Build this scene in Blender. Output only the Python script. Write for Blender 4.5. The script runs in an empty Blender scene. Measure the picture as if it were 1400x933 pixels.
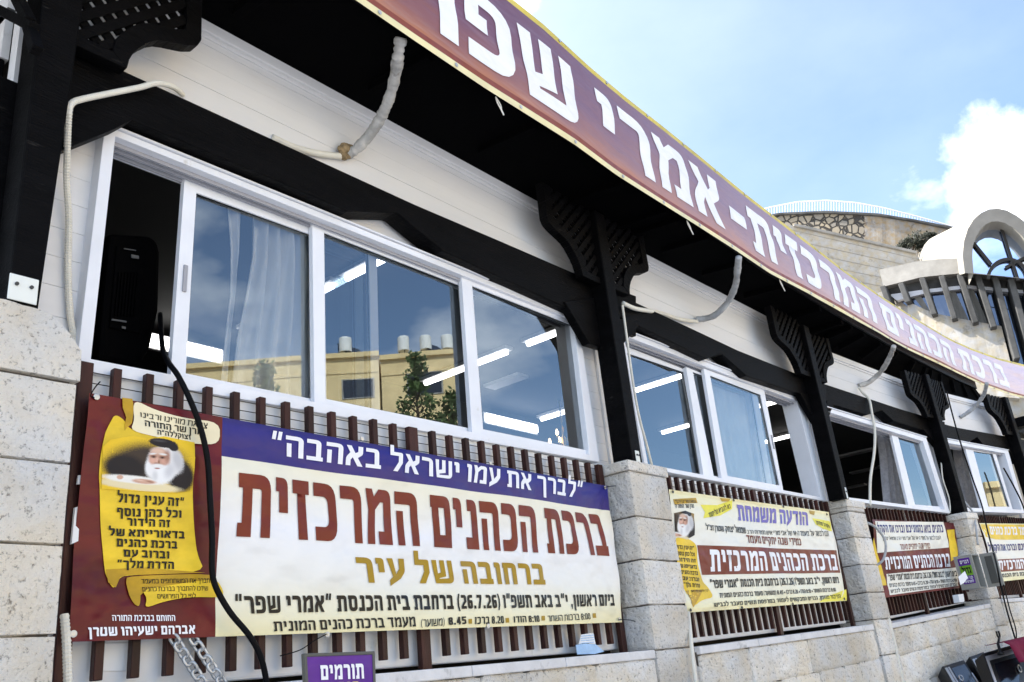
import bpy, bmesh, math, random
from mathutils import Vector, Matrix, noise
from mathutils.geometry import tessellate_polygon
R = math.radians
random.seed(7)
SC = bpy.context.scene
COL = SC.collection

# ------------------------------------------------------------------ camera
YAW, PITCH, ROLL, FPX = 0.9161, 0.3644, -0.1055, 1197.06
CAM = Vector((-1.4089, -2.8381, -1.1452))
_f = Vector((math.sin(YAW)*math.cos(PITCH), math.cos(YAW)*math.cos(PITCH), math.sin(PITCH)))
_r = Vector((math.cos(YAW), -math.sin(YAW), 0)); _u = _r.cross(_f)
RT = math.cos(ROLL)*_r + math.sin(ROLL)*_u
UP = -math.sin(ROLL)*_r + math.cos(ROLL)*_u
FW = _f
cd = bpy.data.cameras.new('camera'); co = bpy.data.objects.new('camera', cd); COL.objects.link(co)
cd.sensor_width = 36; cd.lens = FPX/1400*36; cd.clip_start = 0.05; cd.clip_end = 3000
M = Matrix((RT, UP, -FW)).transposed().to_4x4(); M.translation = CAM
co.matrix_world = M; SC.camera = co

# ------------------------------------------------------------------ world, sun, exposure
SUN_DIR = Vector((-0.36, 0.62, 0.72)).normalized()      # towards the sun: behind the hall
w = bpy.data.worlds.new('World'); SC.world = w; w.use_nodes = True
nt = w.node_tree; bg = nt.nodes['Background']
sky = nt.nodes.new('ShaderNodeTexSky'); sky.sky_type = 'NISHITA'; sky.sun_disc = False
sky.sun_elevation = math.asin(SUN_DIR.z); sky.sun_rotation = math.atan2(SUN_DIR.x, SUN_DIR.y)
sky.air_density = 1.0; sky.dust_density = 0.7; sky.ozone_density = 2.6
tc = nt.nodes.new('ShaderNodeTexCoord')
mp = nt.nodes.new('ShaderNodeMapping'); mp.inputs['Scale'].default_value = (1, 1, 1.9); mp.inputs['Location'].default_value = (9.1, 0.4, 5.0)
n1 = nt.nodes.new('ShaderNodeTexNoise'); n1.inputs['Scale'].default_value = 2.1; n1.inputs['Detail'].default_value = 9; n1.inputs['Roughness'].default_value = 0.55
cr = nt.nodes.new('ShaderNodeValToRGB'); cr.color_ramp.elements[0].position = 0.515; cr.color_ramp.elements[1].position = 0.66
mx = nt.nodes.new('ShaderNodeMix'); mx.data_type = 'RGBA'
nt.links.new(tc.outputs['Generated'], mp.inputs['Vector']); nt.links.new(mp.outputs[0], n1.inputs['Vector'])
vd = nt.nodes.new('ShaderNodeVectorMath'); vd.operation = 'DOT_PRODUCT'; vd.inputs[1].default_value = SUN_DIR; nt.links.new(tc.outputs['Generated'], vd.inputs[0])
vr = nt.nodes.new('ShaderNodeMapRange'); vr.inputs[1].default_value = .42; vr.inputs[2].default_value = .98; vr.inputs[3].default_value = 0.03; vr.inputs[4].default_value = .20; vq = nt.nodes.new('ShaderNodeMath'); vq.operation = 'MULTIPLY_ADD'; vq.inputs[1].default_value = .9; nt.links.new(n1.outputs['Fac'], vq.inputs[0]); nt.links.new(vd.outputs['Value'], vq.inputs[2]); nt.links.new(vq.outputs[0], vr.inputs[0])
va = nt.nodes.new('ShaderNodeMath'); va.operation = 'MAXIMUM'; nt.links.new(n1.outputs['Fac'], cr.inputs[0]); nt.links.new(cr.outputs[0], va.inputs[0]); nt.links.new(vr.outputs[0], va.inputs[1])
cdot = nt.nodes.new('ShaderNodeVectorMath'); cdot.operation = 'DOT_PRODUCT'; cdot.inputs[1].default_value = Vector((.918, .045, .385)).normalized(); nt.links.new(tc.outputs['Generated'], cdot.inputs[0])   # a cumulus low in the east
n2 = nt.nodes.new('ShaderNodeTexNoise'); n2.inputs['Scale'].default_value = 9; n2.inputs['Detail'].default_value = 8; n2.inputs['Roughness'].default_value = .6; nt.links.new(tc.outputs['Generated'], n2.inputs['Vector'])
cm = nt.nodes.new('ShaderNodeMath'); cm.operation = 'MULTIPLY_ADD'; cm.inputs[1].default_value = .022; nt.links.new(n2.outputs['Fac'], cm.inputs[0]); nt.links.new(cdot.outputs['Value'], cm.inputs[2])
c3 = nt.nodes.new('ShaderNodeMapRange'); c3.interpolation_type = 'SMOOTHSTEP'; c3.inputs[1].default_value = 1.0045; c3.inputs[2].default_value = 1.0125; nt.links.new(cm.outputs[0], c3.inputs[0])
vb = nt.nodes.new('ShaderNodeMath'); vb.operation = 'MAXIMUM'; nt.links.new(va.outputs[0], vb.inputs[0]); nt.links.new(c3.outputs[0], vb.inputs[1]); nt.links.new(vb.outputs[0], mx.inputs['Factor'])
nt.links.new(sky.outputs[0], mx.inputs['A']); mx.inputs['B'].default_value = (8.2, 8.4, 8.9, 1)
nt.links.new(mx.outputs['Result'], bg.inputs['Color']); bg.inputs['Strength'].default_value = 0.135
sl = bpy.data.lights.new('sun', 'SUN'); sl.energy = 4.8; sl.angle = R(0.53); sl.color = (1, 0.96, 0.90)
so = bpy.data.objects.new('sun', sl); COL.objects.link(so)
so.rotation_euler = (-SUN_DIR).to_track_quat('-Z', 'Y').to_euler(); so.location = (0, 0, 40)
SC.view_settings.view_transform = 'Standard'; SC.view_settings.look = 'None'
SC.view_settings.exposure = 1.38; SC.view_settings.gamma = 1; SC.view_settings.use_curve_mapping = False

# ------------------------------------------------------------------ measuring helpers
def ray(x, y): return RT*((x-700)/FPX) - UP*((y-466.5)/FPX) + FW
def onplane(x, y, p0, n):
    d = ray(x, y); return CAM + d*((p0-CAM).dot(n)/d.dot(n))
def onz(x, y, z): return onplane(x, y, Vector((0, 0, z)), Vector((0, 0, 1)))
def onY(x, y, Y): return onplane(x, y, Vector((0, Y, 0)), Vector((0, 1, 0)))
def proj(P):
    q = P-CAM; z = q.dot(FW); return (700+FPX*q.dot(RT)/z, 466.5-FPX*q.dot(UP)/z)
BAY = {}
for b, (ax, ay, an) in {1: (0, 0, 0), 2: (3.789, -.044, -3.32), 3: (7.035, -.248, -11.69), 4: (9.342, -.731, -11.08)}.items():
    U = Vector((math.cos(R(an)), math.sin(R(an)), 0)); BAY[b] = (Vector((ax, ay, 0)), U, Vector((-U.y, U.x, 0)))
def LW(b, u, d, z):                    # facade coordinates of a bay (along, inward, up) to world
    A, U, N = BAY[b]; return A + U*u + N*d + Vector((0, 0, z))
def P(b, x, y, d):                     # the point of a bay's wall plane, d inward of the fence line
    A, U, N = BAY[b]; return onplane(x, y, A+N*d, N)
def PL(b, x, y, d):
    A, U, N = BAY[b]; q = P(b, x, y, d)-A; return q.dot(U), q.z
def HZ(b, u):                          # storey height factor of each bay
    return {1: 1.0, 2: 1.0-.018*u, 3: .945-.05*u, 4: .83}[b]

# ------------------------------------------------------------------ mesh helpers
class MB:
    def __init__(s): s.v = []; s.f = []; s.m = []; s.uv = {}
    def add(s, vs, fs, m=0):
        o = len(s.v); s.v += [Vector(v) for v in vs]
        for f in fs: s.f.append([i+o for i in f]); s.m.append(m)
        return o
    def prism(s, front, vec, m=0):
        n = len(front); vec = Vector(vec)
        vs = list(front)+[p+vec for p in front]
        fs = [list(range(n)), list(range(2*n-1, n-1, -1))]+[[i, i+n, (i+1) % n+n, (i+1) % n] for i in range(n)]
        s.add(vs, fs, m)
    def ring(s, outer, inner, vec, m=0):
        n = len(outer); vec = Vector(vec)
        vs = list(outer)+list(inner)+[p+vec for p in outer]+[p+vec for p in inner]; fs = []
        for i in range(n):
            j = (i+1) % n
            fs += [[i, j, n+j, n+i], [2*n+j, 2*n+i, 3*n+i, 3*n+j], [i, 2*n+i, 2*n+j, j], [n+i, n+j, 3*n+j, 3*n+i]]
        s.add(vs, fs, m)
    def box(s, c, sx, sy, sz, ux=Vector((1, 0, 0)), uz=Vector((0, 0, 1)), m=0):
        c = Vector(c); uy = uz.cross(ux)
        f = [c-ux*sx/2-uy*sy/2-uz*sz/2, c+ux*sx/2-uy*sy/2-uz*sz/2, c+ux*sx/2-uy*sy/2+uz*sz/2, c-ux*sx/2-uy*sy/2+uz*sz/2]
        s.prism(f, uy*sy, m)
    def bar(s, p, q, w, h, m=0, up=Vector((0, 0, 1))):
        p = Vector(p); q = Vector(q); d = (q-p).normalized(); sd = d.cross(up)
        if sd.length < 1e-3: sd = d.cross(Vector((0, 1, 0)))
        sd.normalize(); uu = sd.cross(d)
        s.prism([p-sd*w/2-uu*h/2, p+sd*w/2-uu*h/2, p+sd*w/2+uu*h/2, p-sd*w/2+uu*h/2], q-p, m)
    def lbox(s, b, u0, u1, d0, d1, z0, z1, m=0):
        s.prism([LW(b, u0, d0, z0), LW(b, u1, d0, z0), LW(b, u1, d0, z1), LW(b, u0, d0, z1)], BAY[b][2]*(d1-d0), m)
    def tube(s, pts, r, n=8, m=0, rad=None, cap=True):
        pts = [Vector(p) for p in pts]; k = len(pts); t0 = None; rings = []
        for i, p in enumerate(pts):
            d = (pts[min(i+1, k-1)]-pts[max(i-1, 0)]).normalized()
            if t0 is None:
                a = d.orthogonal().normalized()
            else:
                a = t0-d*t0.dot(d); a.normalize()
            t0 = a; bb = d.cross(a); rr = rad[i] if rad else r
            rings.append([p+a*rr*math.cos(2*math.pi*j/n)+bb*rr*math.sin(2*math.pi*j/n) for j in range(n)])
        vs = [v for g in rings for v in g]; fs = []
        for i in range(k-1):
            for j in range(n): fs.append([i*n+j, i*n+(j+1) % n, (i+1)*n+(j+1) % n, (i+1)*n+j])
        if cap: fs += [list(range(n))[::-1], [(k-1)*n+j for j in range(n)]]
        s.add(vs, fs, m)
    def lathe(s, c, prof, n=20, m=0, axis=Vector((0, 0, 1))):
        a = axis.orthogonal().normalized(); b2 = axis.cross(a); c = Vector(c)
        vs = []; fs = []
        for (r, z) in prof:
            for j in range(n): vs.append(c+axis*z+a*r*math.cos(2*math.pi*j/n)+b2*r*math.sin(2*math.pi*j/n))
        for i in range(len(prof)-1):
            for j in range(n): fs.append([i*n+j, i*n+(j+1) % n, (i+1)*n+(j+1) % n, (i+1)*n+j])
        fs += [list(range(n))[::-1], [(len(prof)-1)*n+j for j in range(n)]]
        s.add(vs, fs, m)
    def ball(s, c, r, m=0, n=10, sq=(1, 1, 1)):
        c = Vector(c); vs = []; fs = []
        for i in range(n//2+1):
            th = math.pi*i/(n//2)
            for j in range(n):
                ph = 2*math.pi*j/n; vs.append(c+Vector((r*sq[0]*math.sin(th)*math.cos(ph), r*sq[1]*math.sin(th)*math.sin(ph), r*sq[2]*math.cos(th))))
        for i in range(n//2):
            for j in range(n): fs.append([i*n+j, (i+1)*n+j, (i+1)*n+(j+1) % n, i*n+(j+1) % n])
        s.add(vs, fs, m)
    def block(s, c, ex, ey, ez, w, d, h, amp=.006, cuts=7, seed=0, m=0):
        """roughly dressed stone block, every face pitched; c = centre"""
        bm = bmesh.new(); bmesh.ops.create_cube(bm, size=1)
        bmesh.ops.subdivide_edges(bm, edges=bm.edges[:], cuts=cuts, use_grid_fill=True)
        o = len(s.v); off = Vector((seed*3.17, seed*1.3, seed*.7))
        for v in bm.verts:
            q = v.co; e = sorted((.5-abs(q.x), .5-abs(q.y), .5-abs(q.z)))
            p = Vector((q.x*w, q.y*d, q.z*h)); k = min(1, e[1]*9)
            nn = noise.noise((p+off)*9)*.6+noise.noise((p+off)*27)*.6
            nrm = Vector((q.x if abs(q.x) > .499 else 0, q.y if abs(q.y) > .499 else 0, q.z if abs(q.z) > .499 else 0)).normalized()
            p += nrm*(amp*(nn*(.35+k)+.9*k)-.001)
            s.v.append(Vector(c)+ex*p.x+ey*p.y+ez*p.z)
        bm.verts.index_update()
        for f in bm.faces: s.f.append([o+v.index for v in f.verts]); s.m.append(m)
        bm.free()
    def build(s, name, mats, parent=None, smooth=False, bevel=0, origin=True, auto=False):
        me = bpy.data.meshes.new(name); base = Vector((0, 0, 0))
        if parent is None and origin and s.v:
            xs = [v.x for v in s.v]; ys = [v.y for v in s.v]; base = Vector(((min(xs)+max(xs))/2, (min(ys)+max(ys))/2, min(v.z for v in s.v)))
        me.from_pydata([tuple(v-base) for v in s.v], [], s.f); me.update()
        for mm in (mats if isinstance(mats, (list, tuple)) else [mats]): me.materials.append(MAT[mm])
        for p, mi in zip(me.polygons, s.m): p.material_index = mi; p.use_smooth = smooth
        if s.uv:
            ul = me.uv_layers.new(name='UVMap')
            for l in me.loops: ul.data[l.index].uv = s.uv.get(l.vertex_index, (0, 0))
        else:
            bm = bmesh.new(); bm.from_mesh(me); bmesh.ops.recalc_face_normals(bm, faces=bm.faces[:]); bm.to_mesh(me); bm.free()
        o = bpy.data.objects.new(name, me); COL.objects.link(o); o.location = base
        if bevel:
            md = o.modifiers.new('bevel', 'BEVEL'); md.width = bevel; md.segments = 2; md.limit_method = 'ANGLE'
        if parent is not None:
            o.parent = parent; loc = parent.location.copy() if parent.type == 'EMPTY' else Vector((0, 0, 0))
            if parent.type != 'EMPTY' and parent.parent is None: loc = parent.location.copy()
            o.matrix_parent_inverse = Matrix.Translation(-loc)
        return o
def tag(o, label, cat, group=None):
    o['label'] = label; o['category'] = cat
    if group: o['group'] = group
    return o
def thing(name, loc, label, cat, group=None):
    o = bpy.data.objects.new(name, None); COL.objects.link(o); o.location = loc; o.empty_display_size = .2
    return tag(o, label, cat, group)
def structure(o, kind='structure'): o['kind'] = kind; return o
def spline(pts, k=8):
    pts = [Vector(p) for p in pts]; out = []
    for i in range(len(pts)-1):
        p0 = pts[max(i-1, 0)]; p1 = pts[i]; p2 = pts[i+1]; p3 = pts[min(i+2, len(pts)-1)]
        for j in range(k):
            t = j/k; out.append(.5*((2*p1)+(p2-p0)*t+(2*p0-5*p1+4*p2-p3)*t*t+(3*p1-p0-3*p2+p3)*t**3))
    return out+[pts[-1]]

# ------------------------------------------------------------------ materials
MAT = {}
def mat(name, col, rough=.6, metal=0, var=.0, vscale=4, bump=0, bscale=30, det=6, bdet=8, bdist=.01, spec=.22, stretch=None, col2=None, stain=None, trans=0, coord='Object'):
    m = bpy.data.materials.new(name); m.use_nodes = True; t = m.node_tree; p = t.nodes['Principled BSDF']
    p.inputs['Base Color'].default_value = (*col, 1); p.inputs['Roughness'].default_value = rough; p.inputs['Metallic'].default_value = metal
    p.inputs['Specular IOR Level'].default_value = spec
    MAT[name] = m
    c = t.nodes.new('ShaderNodeTexCoord'); mp = t.nodes.new('ShaderNodeMapping'); t.links.new(c.outputs[coord], mp.inputs[0])
    if stretch: mp.inputs['Scale'].default_value = stretch
    last = None
    if var or col2:
        n = t.nodes.new('ShaderNodeTexNoise'); n.inputs['Scale'].default_value = vscale; n.inputs['Detail'].default_value = det; n.inputs['Roughness'].default_value = .6
        t.links.new(mp.outputs[0], n.inputs['Vector'])
        r = t.nodes.new('ShaderNodeValToRGB'); t.links.new(n.outputs['Fac'], r.inputs[0])
        c2 = col2 or tuple(x*(1-var) for x in col); c1 = col if col2 else tuple(min(1, x*(1+var*.5)) for x in col)
        r.color_ramp.elements[0].position = .35; r.color_ramp.elements[1].position = .65
        r.color_ramp.elements[0].color = (*c2, 1); r.color_ramp.elements[1].color = (*c1, 1)
        last = r.outputs[0]
    if stain:                                    # (colour, scale, threshold)
        n = t.nodes.new('ShaderNodeTexNoise'); n.inputs['Scale'].default_value = stain[1]; n.inputs['Detail'].default_value = 8; n.inputs['Roughness'].default_value = .65
        t.links.new(mp.outputs[0], n.inputs['Vector'])
        r = t.nodes.new('ShaderNodeValToRGB'); t.links.new(n.outputs['Fac'], r.inputs[0])
        r.color_ramp.elements[0].position = stain[2]; r.color_ramp.elements[1].position = stain[2]+.09
        x = t.nodes.new('ShaderNodeMix'); x.data_type = 'RGBA'; t.links.new(r.outputs[0], x.inputs['Factor'])
        if last: t.links.new(last, x.inputs['A'])
        else: x.inputs['A'].default_value = (*col, 1)
        x.inputs['B'].default_value = (*stain[0], 1); last = x.outputs['Result']
    if last: t.links.new(last, p.inputs['Base Color'])
    if bump:
        n = t.nodes.new('ShaderNodeTexNoise'); n.inputs['Scale'].default_value = bscale; n.inputs['Detail'].default_value = bdet; n.inputs['Roughness'].default_value = .65 if bdet > 4 else .5
        t.links.new(mp.outputs[0], n.inputs['Vector'])
        b = t.nodes.new('ShaderNodeBump'); b.inputs['Strength'].default_value = bump; b.inputs['Distance'].default_value = bdist
        t.links.new(n.outputs['Fac'], b.inputs['Height']); t.links.new(b.outputs[0], p.inputs['Normal'])
    return m
def stone_mat(name, base, dark, scale=30, bump=.9):
    m = mat(name, base, .85, spec=.25); t = m.node_tree; p = t.nodes['Principled BSDF']
    c = [n for n in t.nodes if n.type == 'MAPPING'][0]
    n = t.nodes.new('ShaderNodeTexNoise'); n.inputs['Scale'].default_value = 2.2; n.inputs['Detail'].default_value = 5
    v = t.nodes.new('ShaderNodeTexNoise'); v.inputs['Scale'].default_value = scale; v.inputs['Detail'].default_value = 5; v.inputs['Roughness'].default_value = .7
    g = t.nodes.new('ShaderNodeTexNoise'); g.inputs['Scale'].default_value = 5; g.inputs['Detail'].default_value = 4
    for q in (n, v, g): t.links.new(c.outputs[0], q.inputs['Vector'])
    r = t.nodes.new('ShaderNodeValToRGB'); t.links.new(v.outputs['Fac'], r.inputs[0])
    r.color_ramp.elements[0].position = .325; r.color_ramp.elements[1].position = .445
    r.color_ramp.elements[0].color = (*dark, 1); r.color_ramp.elements[1].color = (*base, 1)
    h = t.nodes.new('ShaderNodeHueSaturation'); t.links.new(r.outputs[0], h.inputs['Color'])
    mr = t.nodes.new('ShaderNodeMapRange'); t.links.new(n.outputs['Fac'], mr.inputs[0]); mr.inputs[1].default_value = .3; mr.inputs[2].default_value = .7; mr.inputs[3].default_value = .84; mr.inputs[4].default_value = 1.12
    gi = t.nodes.new('ShaderNodeNewGeometry'); mi = t.nodes.new('ShaderNodeMath'); mi.operation = 'MULTIPLY_ADD'; mi.inputs[1].default_value = .24; t.links.new(gi.outputs['Random Per Island'], mi.inputs[0]); mi.inputs[2].default_value = .85
    mm_ = t.nodes.new('ShaderNodeMath'); mm_.operation = 'MULTIPLY'; t.links.new(mr.outputs[0], mm_.inputs[0]); t.links.new(mi.outputs[0], mm_.inputs[1]); t.links.new(mm_.outputs[0], h.inputs['Value'])
    mr2 = t.nodes.new('ShaderNodeMapRange'); t.links.new(g.outputs['Fac'], mr2.inputs[0]); mr2.inputs[1].default_value = .35; mr2.inputs[2].default_value = .65; mr2.inputs[3].default_value = .4; mr2.inputs[4].default_value = 1.6
    t.links.new(mr2.outputs[0], h.inputs['Saturation'])
    t.links.new(h.outputs[0], p.inputs['Base Color'])
    b = t.nodes.new('ShaderNodeBump'); b.inputs['Strength'].default_value = bump; b.inputs['Distance'].default_value = .03
    t.links.new(v.outputs['Fac'], b.inputs['Height']); t.links.new(b.outputs[0], p.inputs['Normal'])
    return m
def emit(name, col, s):
    m = bpy.data.materials.new(name); m.use_nodes = True; p = m.node_tree.nodes['Principled BSDF']
    p.inputs['Base Color'].default_value = (.8, .8, .8, 1); p.inputs['Emission Color'].default_value = (*col, 1); p.inputs['Emission Strength'].default_value = s
    MAT[name] = m
def glass(name, ior=1.75, tint=(.86, .9, .92), sheen=(.95, .97, 1)):
    m = bpy.data.materials.new(name); m.use_nodes = True; t = m.node_tree; t.nodes.remove(t.nodes['Principled BSDF'])
    o = t.nodes['Material Output']; a = t.nodes.new('ShaderNodeBsdfTransparent'); a.inputs[0].default_value = (*tint, 1)
    g = t.nodes.new('ShaderNodeBsdfGlossy'); g.inputs['Roughness'].default_value = 0.0; g.inputs[0].default_value = (*sheen, 1)
    f = t.nodes.new('ShaderNodeFresnel'); f.inputs['IOR'].default_value = ior
    s = t.nodes.new('ShaderNodeMixShader'); t.links.new(f.outputs[0], s.inputs[0]); t.links.new(a.outputs[0], s.inputs[1]); t.links.new(g.outputs[0], s.inputs[2])
    n = t.nodes.new('ShaderNodeTexNoise'); n.inputs['Scale'].default_value = 1.1; n.inputs['Detail'].default_value = 1
    c = t.nodes.new('ShaderNodeTexCoord'); t.links.new(c.outputs['Object'], n.inputs['Vector'])
    b = t.nodes.new('ShaderNodeBump'); b.inputs['Strength'].default_value = .05; b.inputs['Distance'].default_value = .02
    t.links.new(n.outputs['Fac'], b.inputs['Height']); t.links.new(b.outputs[0], g.inputs['Normal'])
    t.links.new(s.outputs[0], o.inputs[0]); MAT[name] = m
mat('siding', (.78, .775, .775), .6, spec=.1, var=.07, vscale=1.2, stain=((.69, .67, .64), 2.2, .64), bump=.10, bscale=60, stretch=(.4, 1, 3))
mat('white_frame', (.80, .815, .86), .38, var=.06, vscale=3, stain=((.60, .59, .57), 9, .68))
mat('track_grey', (.35, .35, .38), .45)
mat('white_panel', (.80, .80, .80), .5, var=.06, vscale=3, stain=((.6, .59, .56), 3, .62))
mat('black_wood', (.0030, .0028, .0032), .5, var=.5, vscale=5, bump=.7, bscale=40, stretch=(.5, 1, 3), stain=((.030, .028, .026), 11, .655), spec=.06)
mat('black_soffit', (.0016, .0016, .0018), .9, spec=.02, bump=.3, bscale=10)
mat('brown_slat', (.036, .010, .0075), .42, var=.45, vscale=7, bump=.3, bscale=50, stretch=(2, 2, .4))
mat('wire', (.06, .055, .05), .5, metal=.6)
stone_mat('pier_stone', (.90, .845, .76), (.34, .305, .26), 56, .9)
stone_mat('wall_stone', (.90, .84, .745), (.36, .315, .26), 50, .9)
mat('mortar', (.13, .115, .10), .95, var=.3, vscale=20, bump=.6, bscale=60)
mat('coping', (.68, .67, .67), .7, var=.12, vscale=8, bump=.4, bscale=50, stain=((.42, .41, .40), 6, .60))
mat('zinc', (.55, .56, .56), .42, metal=.7, var=.2, vscale=10)
mat('plate_white', (.72, .74, .70), .5, stain=((.35, .27, .18), 14, .6))
mat('bolt', (.05, .05, .05), .5)
mat('conduit', (.74, .71, .62), .6, var=.08, vscale=9)
mat('pipe_wrap', (.50, .49, .47), .75, var=.3, vscale=14, bump=.8, bscale=30, stain=((.16, .13, .10), 8, .6))
mat('pipe_grey', (.42, .43, .44), .6, var=.3, vscale=12, bump=.5, bscale=30, stain=((.2, .19, .17), 10, .6))
mat('foam', (.34, .25, .14), .95, var=.5, vscale=30, bump=1, bscale=60)
mat('black_rubber', (.004, .004, .005), .5, spec=.08)
mat('speaker_black', (.0015, .0015, .0018), .6, spec=.02, bump=.1, bscale=90)
mat('label_grey', (.12, .12, .12), .5)
mat('curtain', (.88, .88, .88), .9, var=.05, vscale=18, bump=.2, bscale=120, stretch=(1, 1, .3))
mat('curtain_grey', (.34, .33, .34), .9, var=.2, vscale=25, bump=.3, bscale=120)
mat('curtain_white', (.94, .94, .93), .9, var=.06, vscale=6)
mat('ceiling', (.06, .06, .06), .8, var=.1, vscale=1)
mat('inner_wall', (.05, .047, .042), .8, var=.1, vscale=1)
mat('fixture', (.5, .5, .5), .4)
mat('brass', (.6, .42, .15), .3, metal=1)
for _n, _lo, _hi in (('brown_slat', .65, 1.35),):
    t_ = MAT[_n].node_tree; p_ = t_.nodes['Principled BSDF']; l_ = p_.inputs['Base Color'].links[0].from_socket; oi = t_.nodes.new('ShaderNodeObjectInfo'); mr_ = t_.nodes.new('ShaderNodeMapRange'); mr_.inputs[3].default_value = _lo; mr_.inputs[4].default_value = _hi; t_.links.new(oi.outputs['Random'], mr_.inputs[0])
    hs_ = t_.nodes.new('ShaderNodeHueSaturation'); t_.links.new(l_, hs_.inputs['Color']); t_.links.new(mr_.outputs[0], hs_.inputs['Value']); t_.links.new(hs_.outputs[0], p_.inputs['Base Color'])
emit('tube_light', (1, .98, .95), 3.2); emit('candle_bulb', (1, .72, .38), 4.0)
glass('window_glass', 2.45, (.93, .95, .97), (.80, .92, 1.0)); glass('far_glass', 2.6, (.03, .035, .04), (.62, .72, .92))
mat('roof_tile', (.22, .10, .06), .8, var=.3, vscale=10)
mat('ground', (.36, .36, .36), .9, var=.15, vscale=.5, bump=.4, bscale=20)
# printed vinyl
def vinyl(n, c, **k): mat(n, c, .38, spec=.28, bump=1.0, bscale=3.2, bdet=2.5, bdist=.05, stretch=(1.0, 1, 1.7), **k)
vinyl('v_maroon', (.125, .007, .010), var=.4, vscale=2.0); vinyl('v_cream', (.80, .785, .73), var=.05, vscale=2); vinyl('v_white', (.82, .82, .86))
vinyl('v_blue', (.022, .018, .20), var=.35, vscale=2.5); vinyl('v_brown', (.175, .022, .010), var=.15, vscale=3)
vinyl('v_gold', (.36, .22, .008)); vinyl('v_black', (.005, .005, .005)); vinyl('v_yellow', (.80, .55, .03), var=.18, vscale=5)
vinyl('v_gold_dark', (.50, .30, .015), var=.2, vscale=8); vinyl('v_paper', (.80, .72, .50)); vinyl('v_skin', (.62, .36, .26), var=.1, vscale=30)
vinyl('v_hair_grey', (.50, .49, .49)); vinyl('v_hair', (.78, .77, .76), var=.12, vscale=60); vinyl('v_skin_dark', (.36, .17, .11)); vinyl('v_coat', (.018, .018, .026)); vinyl('v_smoke', (.10, .075, .05)); vinyl('v_violet', (.15, .13, .45))
vinyl('v_offwhite', (.80, .785, .70), var=.04, vscale=3); vinyl('v_lemon', (.80, .72, .06), var=.1, vscale=6); vinyl('v_pale', (.82, .78, .62), var=.08, vscale=3); vinyl('v_navy', (.03, .03, .16)); vinyl('v_purple', (.10, .018, .26), var=.1, vscale=8)
vinyl('v_green', (.16, .36, .02)); vinyl('v_border', (.62, .50, .08), var=.25, vscale=3); vinyl('v_border_pale', (.80, .72, .42), var=.1, vscale=4); vinyl('v_russet', (.22, .05, .035))
mat('leaflet', (.40, .58, .80), .5, var=.15, vscale=20); mat('paper', (.82, .83, .84), .7)
mat('cabinet', (.34, .34, .31), .45, metal=.2, var=.1, vscale=6); mat('cabinet_dark', (.10, .10, .09), .5)
mat('case_black', (.006, .006, .007), .35, spec=.2, bump=.15, bscale=80); mat('glossy_black', (.006, .007, .010), .12, spec=.4); mat('case_trim', (.55, .55, .56), .35, metal=.8)
mat('maroon_cloth', (.16, .008, .035), .85, var=.2, vscale=15, bump=.3, bscale=90)
stone_mat('far_stone', (.45, .41, .345), (.31, .28, .23), 4, .5); stone_mat('rubble', (.32, .27, .21), (.17, .14, .11), 3.2, .8)
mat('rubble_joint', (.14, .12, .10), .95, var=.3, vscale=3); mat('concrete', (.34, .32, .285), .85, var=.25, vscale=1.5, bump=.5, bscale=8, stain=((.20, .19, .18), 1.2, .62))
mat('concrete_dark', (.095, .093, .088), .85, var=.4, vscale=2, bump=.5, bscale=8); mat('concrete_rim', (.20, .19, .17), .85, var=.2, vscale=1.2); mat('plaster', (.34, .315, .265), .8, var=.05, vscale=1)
mat('blind', (.30, .29, .265), .8, var=.25, vscale=14, stretch=(1, 1, .1)); mat('rail_white', (.8, .8, .82), .4); mat('dark_frame', (.04, .035, .03), .5)
mat('yellow_stone', (.74, .56, .29), .9, var=.12, vscale=.8, bump=.5, bscale=3); mat('tank', (.75, .74, .70), .5); mat('solar', (.03, .035, .05), .2)
mat('bark', (.08, .055, .035), .9, bump=.6, bscale=12); mat('leaf_dark', (.075, .115, .035), .7, var=.4, vscale=.8); mat('leaf_grey', (.045, .05, .035), .8, var=.3, vscale=2)
mat('yellow_paint', (.72, .56, .22), .8)
def printed(name, stops):
    m = MAT[name]; t = m.node_tree; p = t.nodes['Principled BSDF']
    uv = t.nodes.new('ShaderNodeUVMap'); sx = t.nodes.new('ShaderNodeSeparateXYZ'); t.links.new(uv.outputs[0], sx.inputs[0])
    r = t.nodes.new('ShaderNodeValToRGB'); t.links.new(sx.outputs[1], r.inputs[0]); e = r.color_ramp.elements
    e[0].position, e[0].color = stops[0][0], (*stops[0][1], 1); e[1].position, e[1].color = stops[-1][0], (*stops[-1][1], 1)
    for q, c in stops[1:-1]: x = e.new(q); x.color = (*c, 1)
    t.links.new(r.outputs[0], p.inputs['Base Color'])
printed('v_cream', [(0, (.80, .72, .42)), (.10, (.80, .76, .56)), (.26, (.80, .79, .74)), (.5, (.80, .80, .82)), (.7, (.80, .77, .66)), (.82, (.80, .76, .60))])
printed('v_blue', [(.70, (.050, .028, .15)), (.88, (.034, .024, .17)), (.96, (.012, .014, .20)), (1, (.008, .010, .14))])
printed('v_pale', [(0, (.80, .74, .40)), (.12, (.80, .78, .62)), (.5, (.80, .79, .74)), (.85, (.80, .78, .66)), (1, (.80, .74, .42))])
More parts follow.
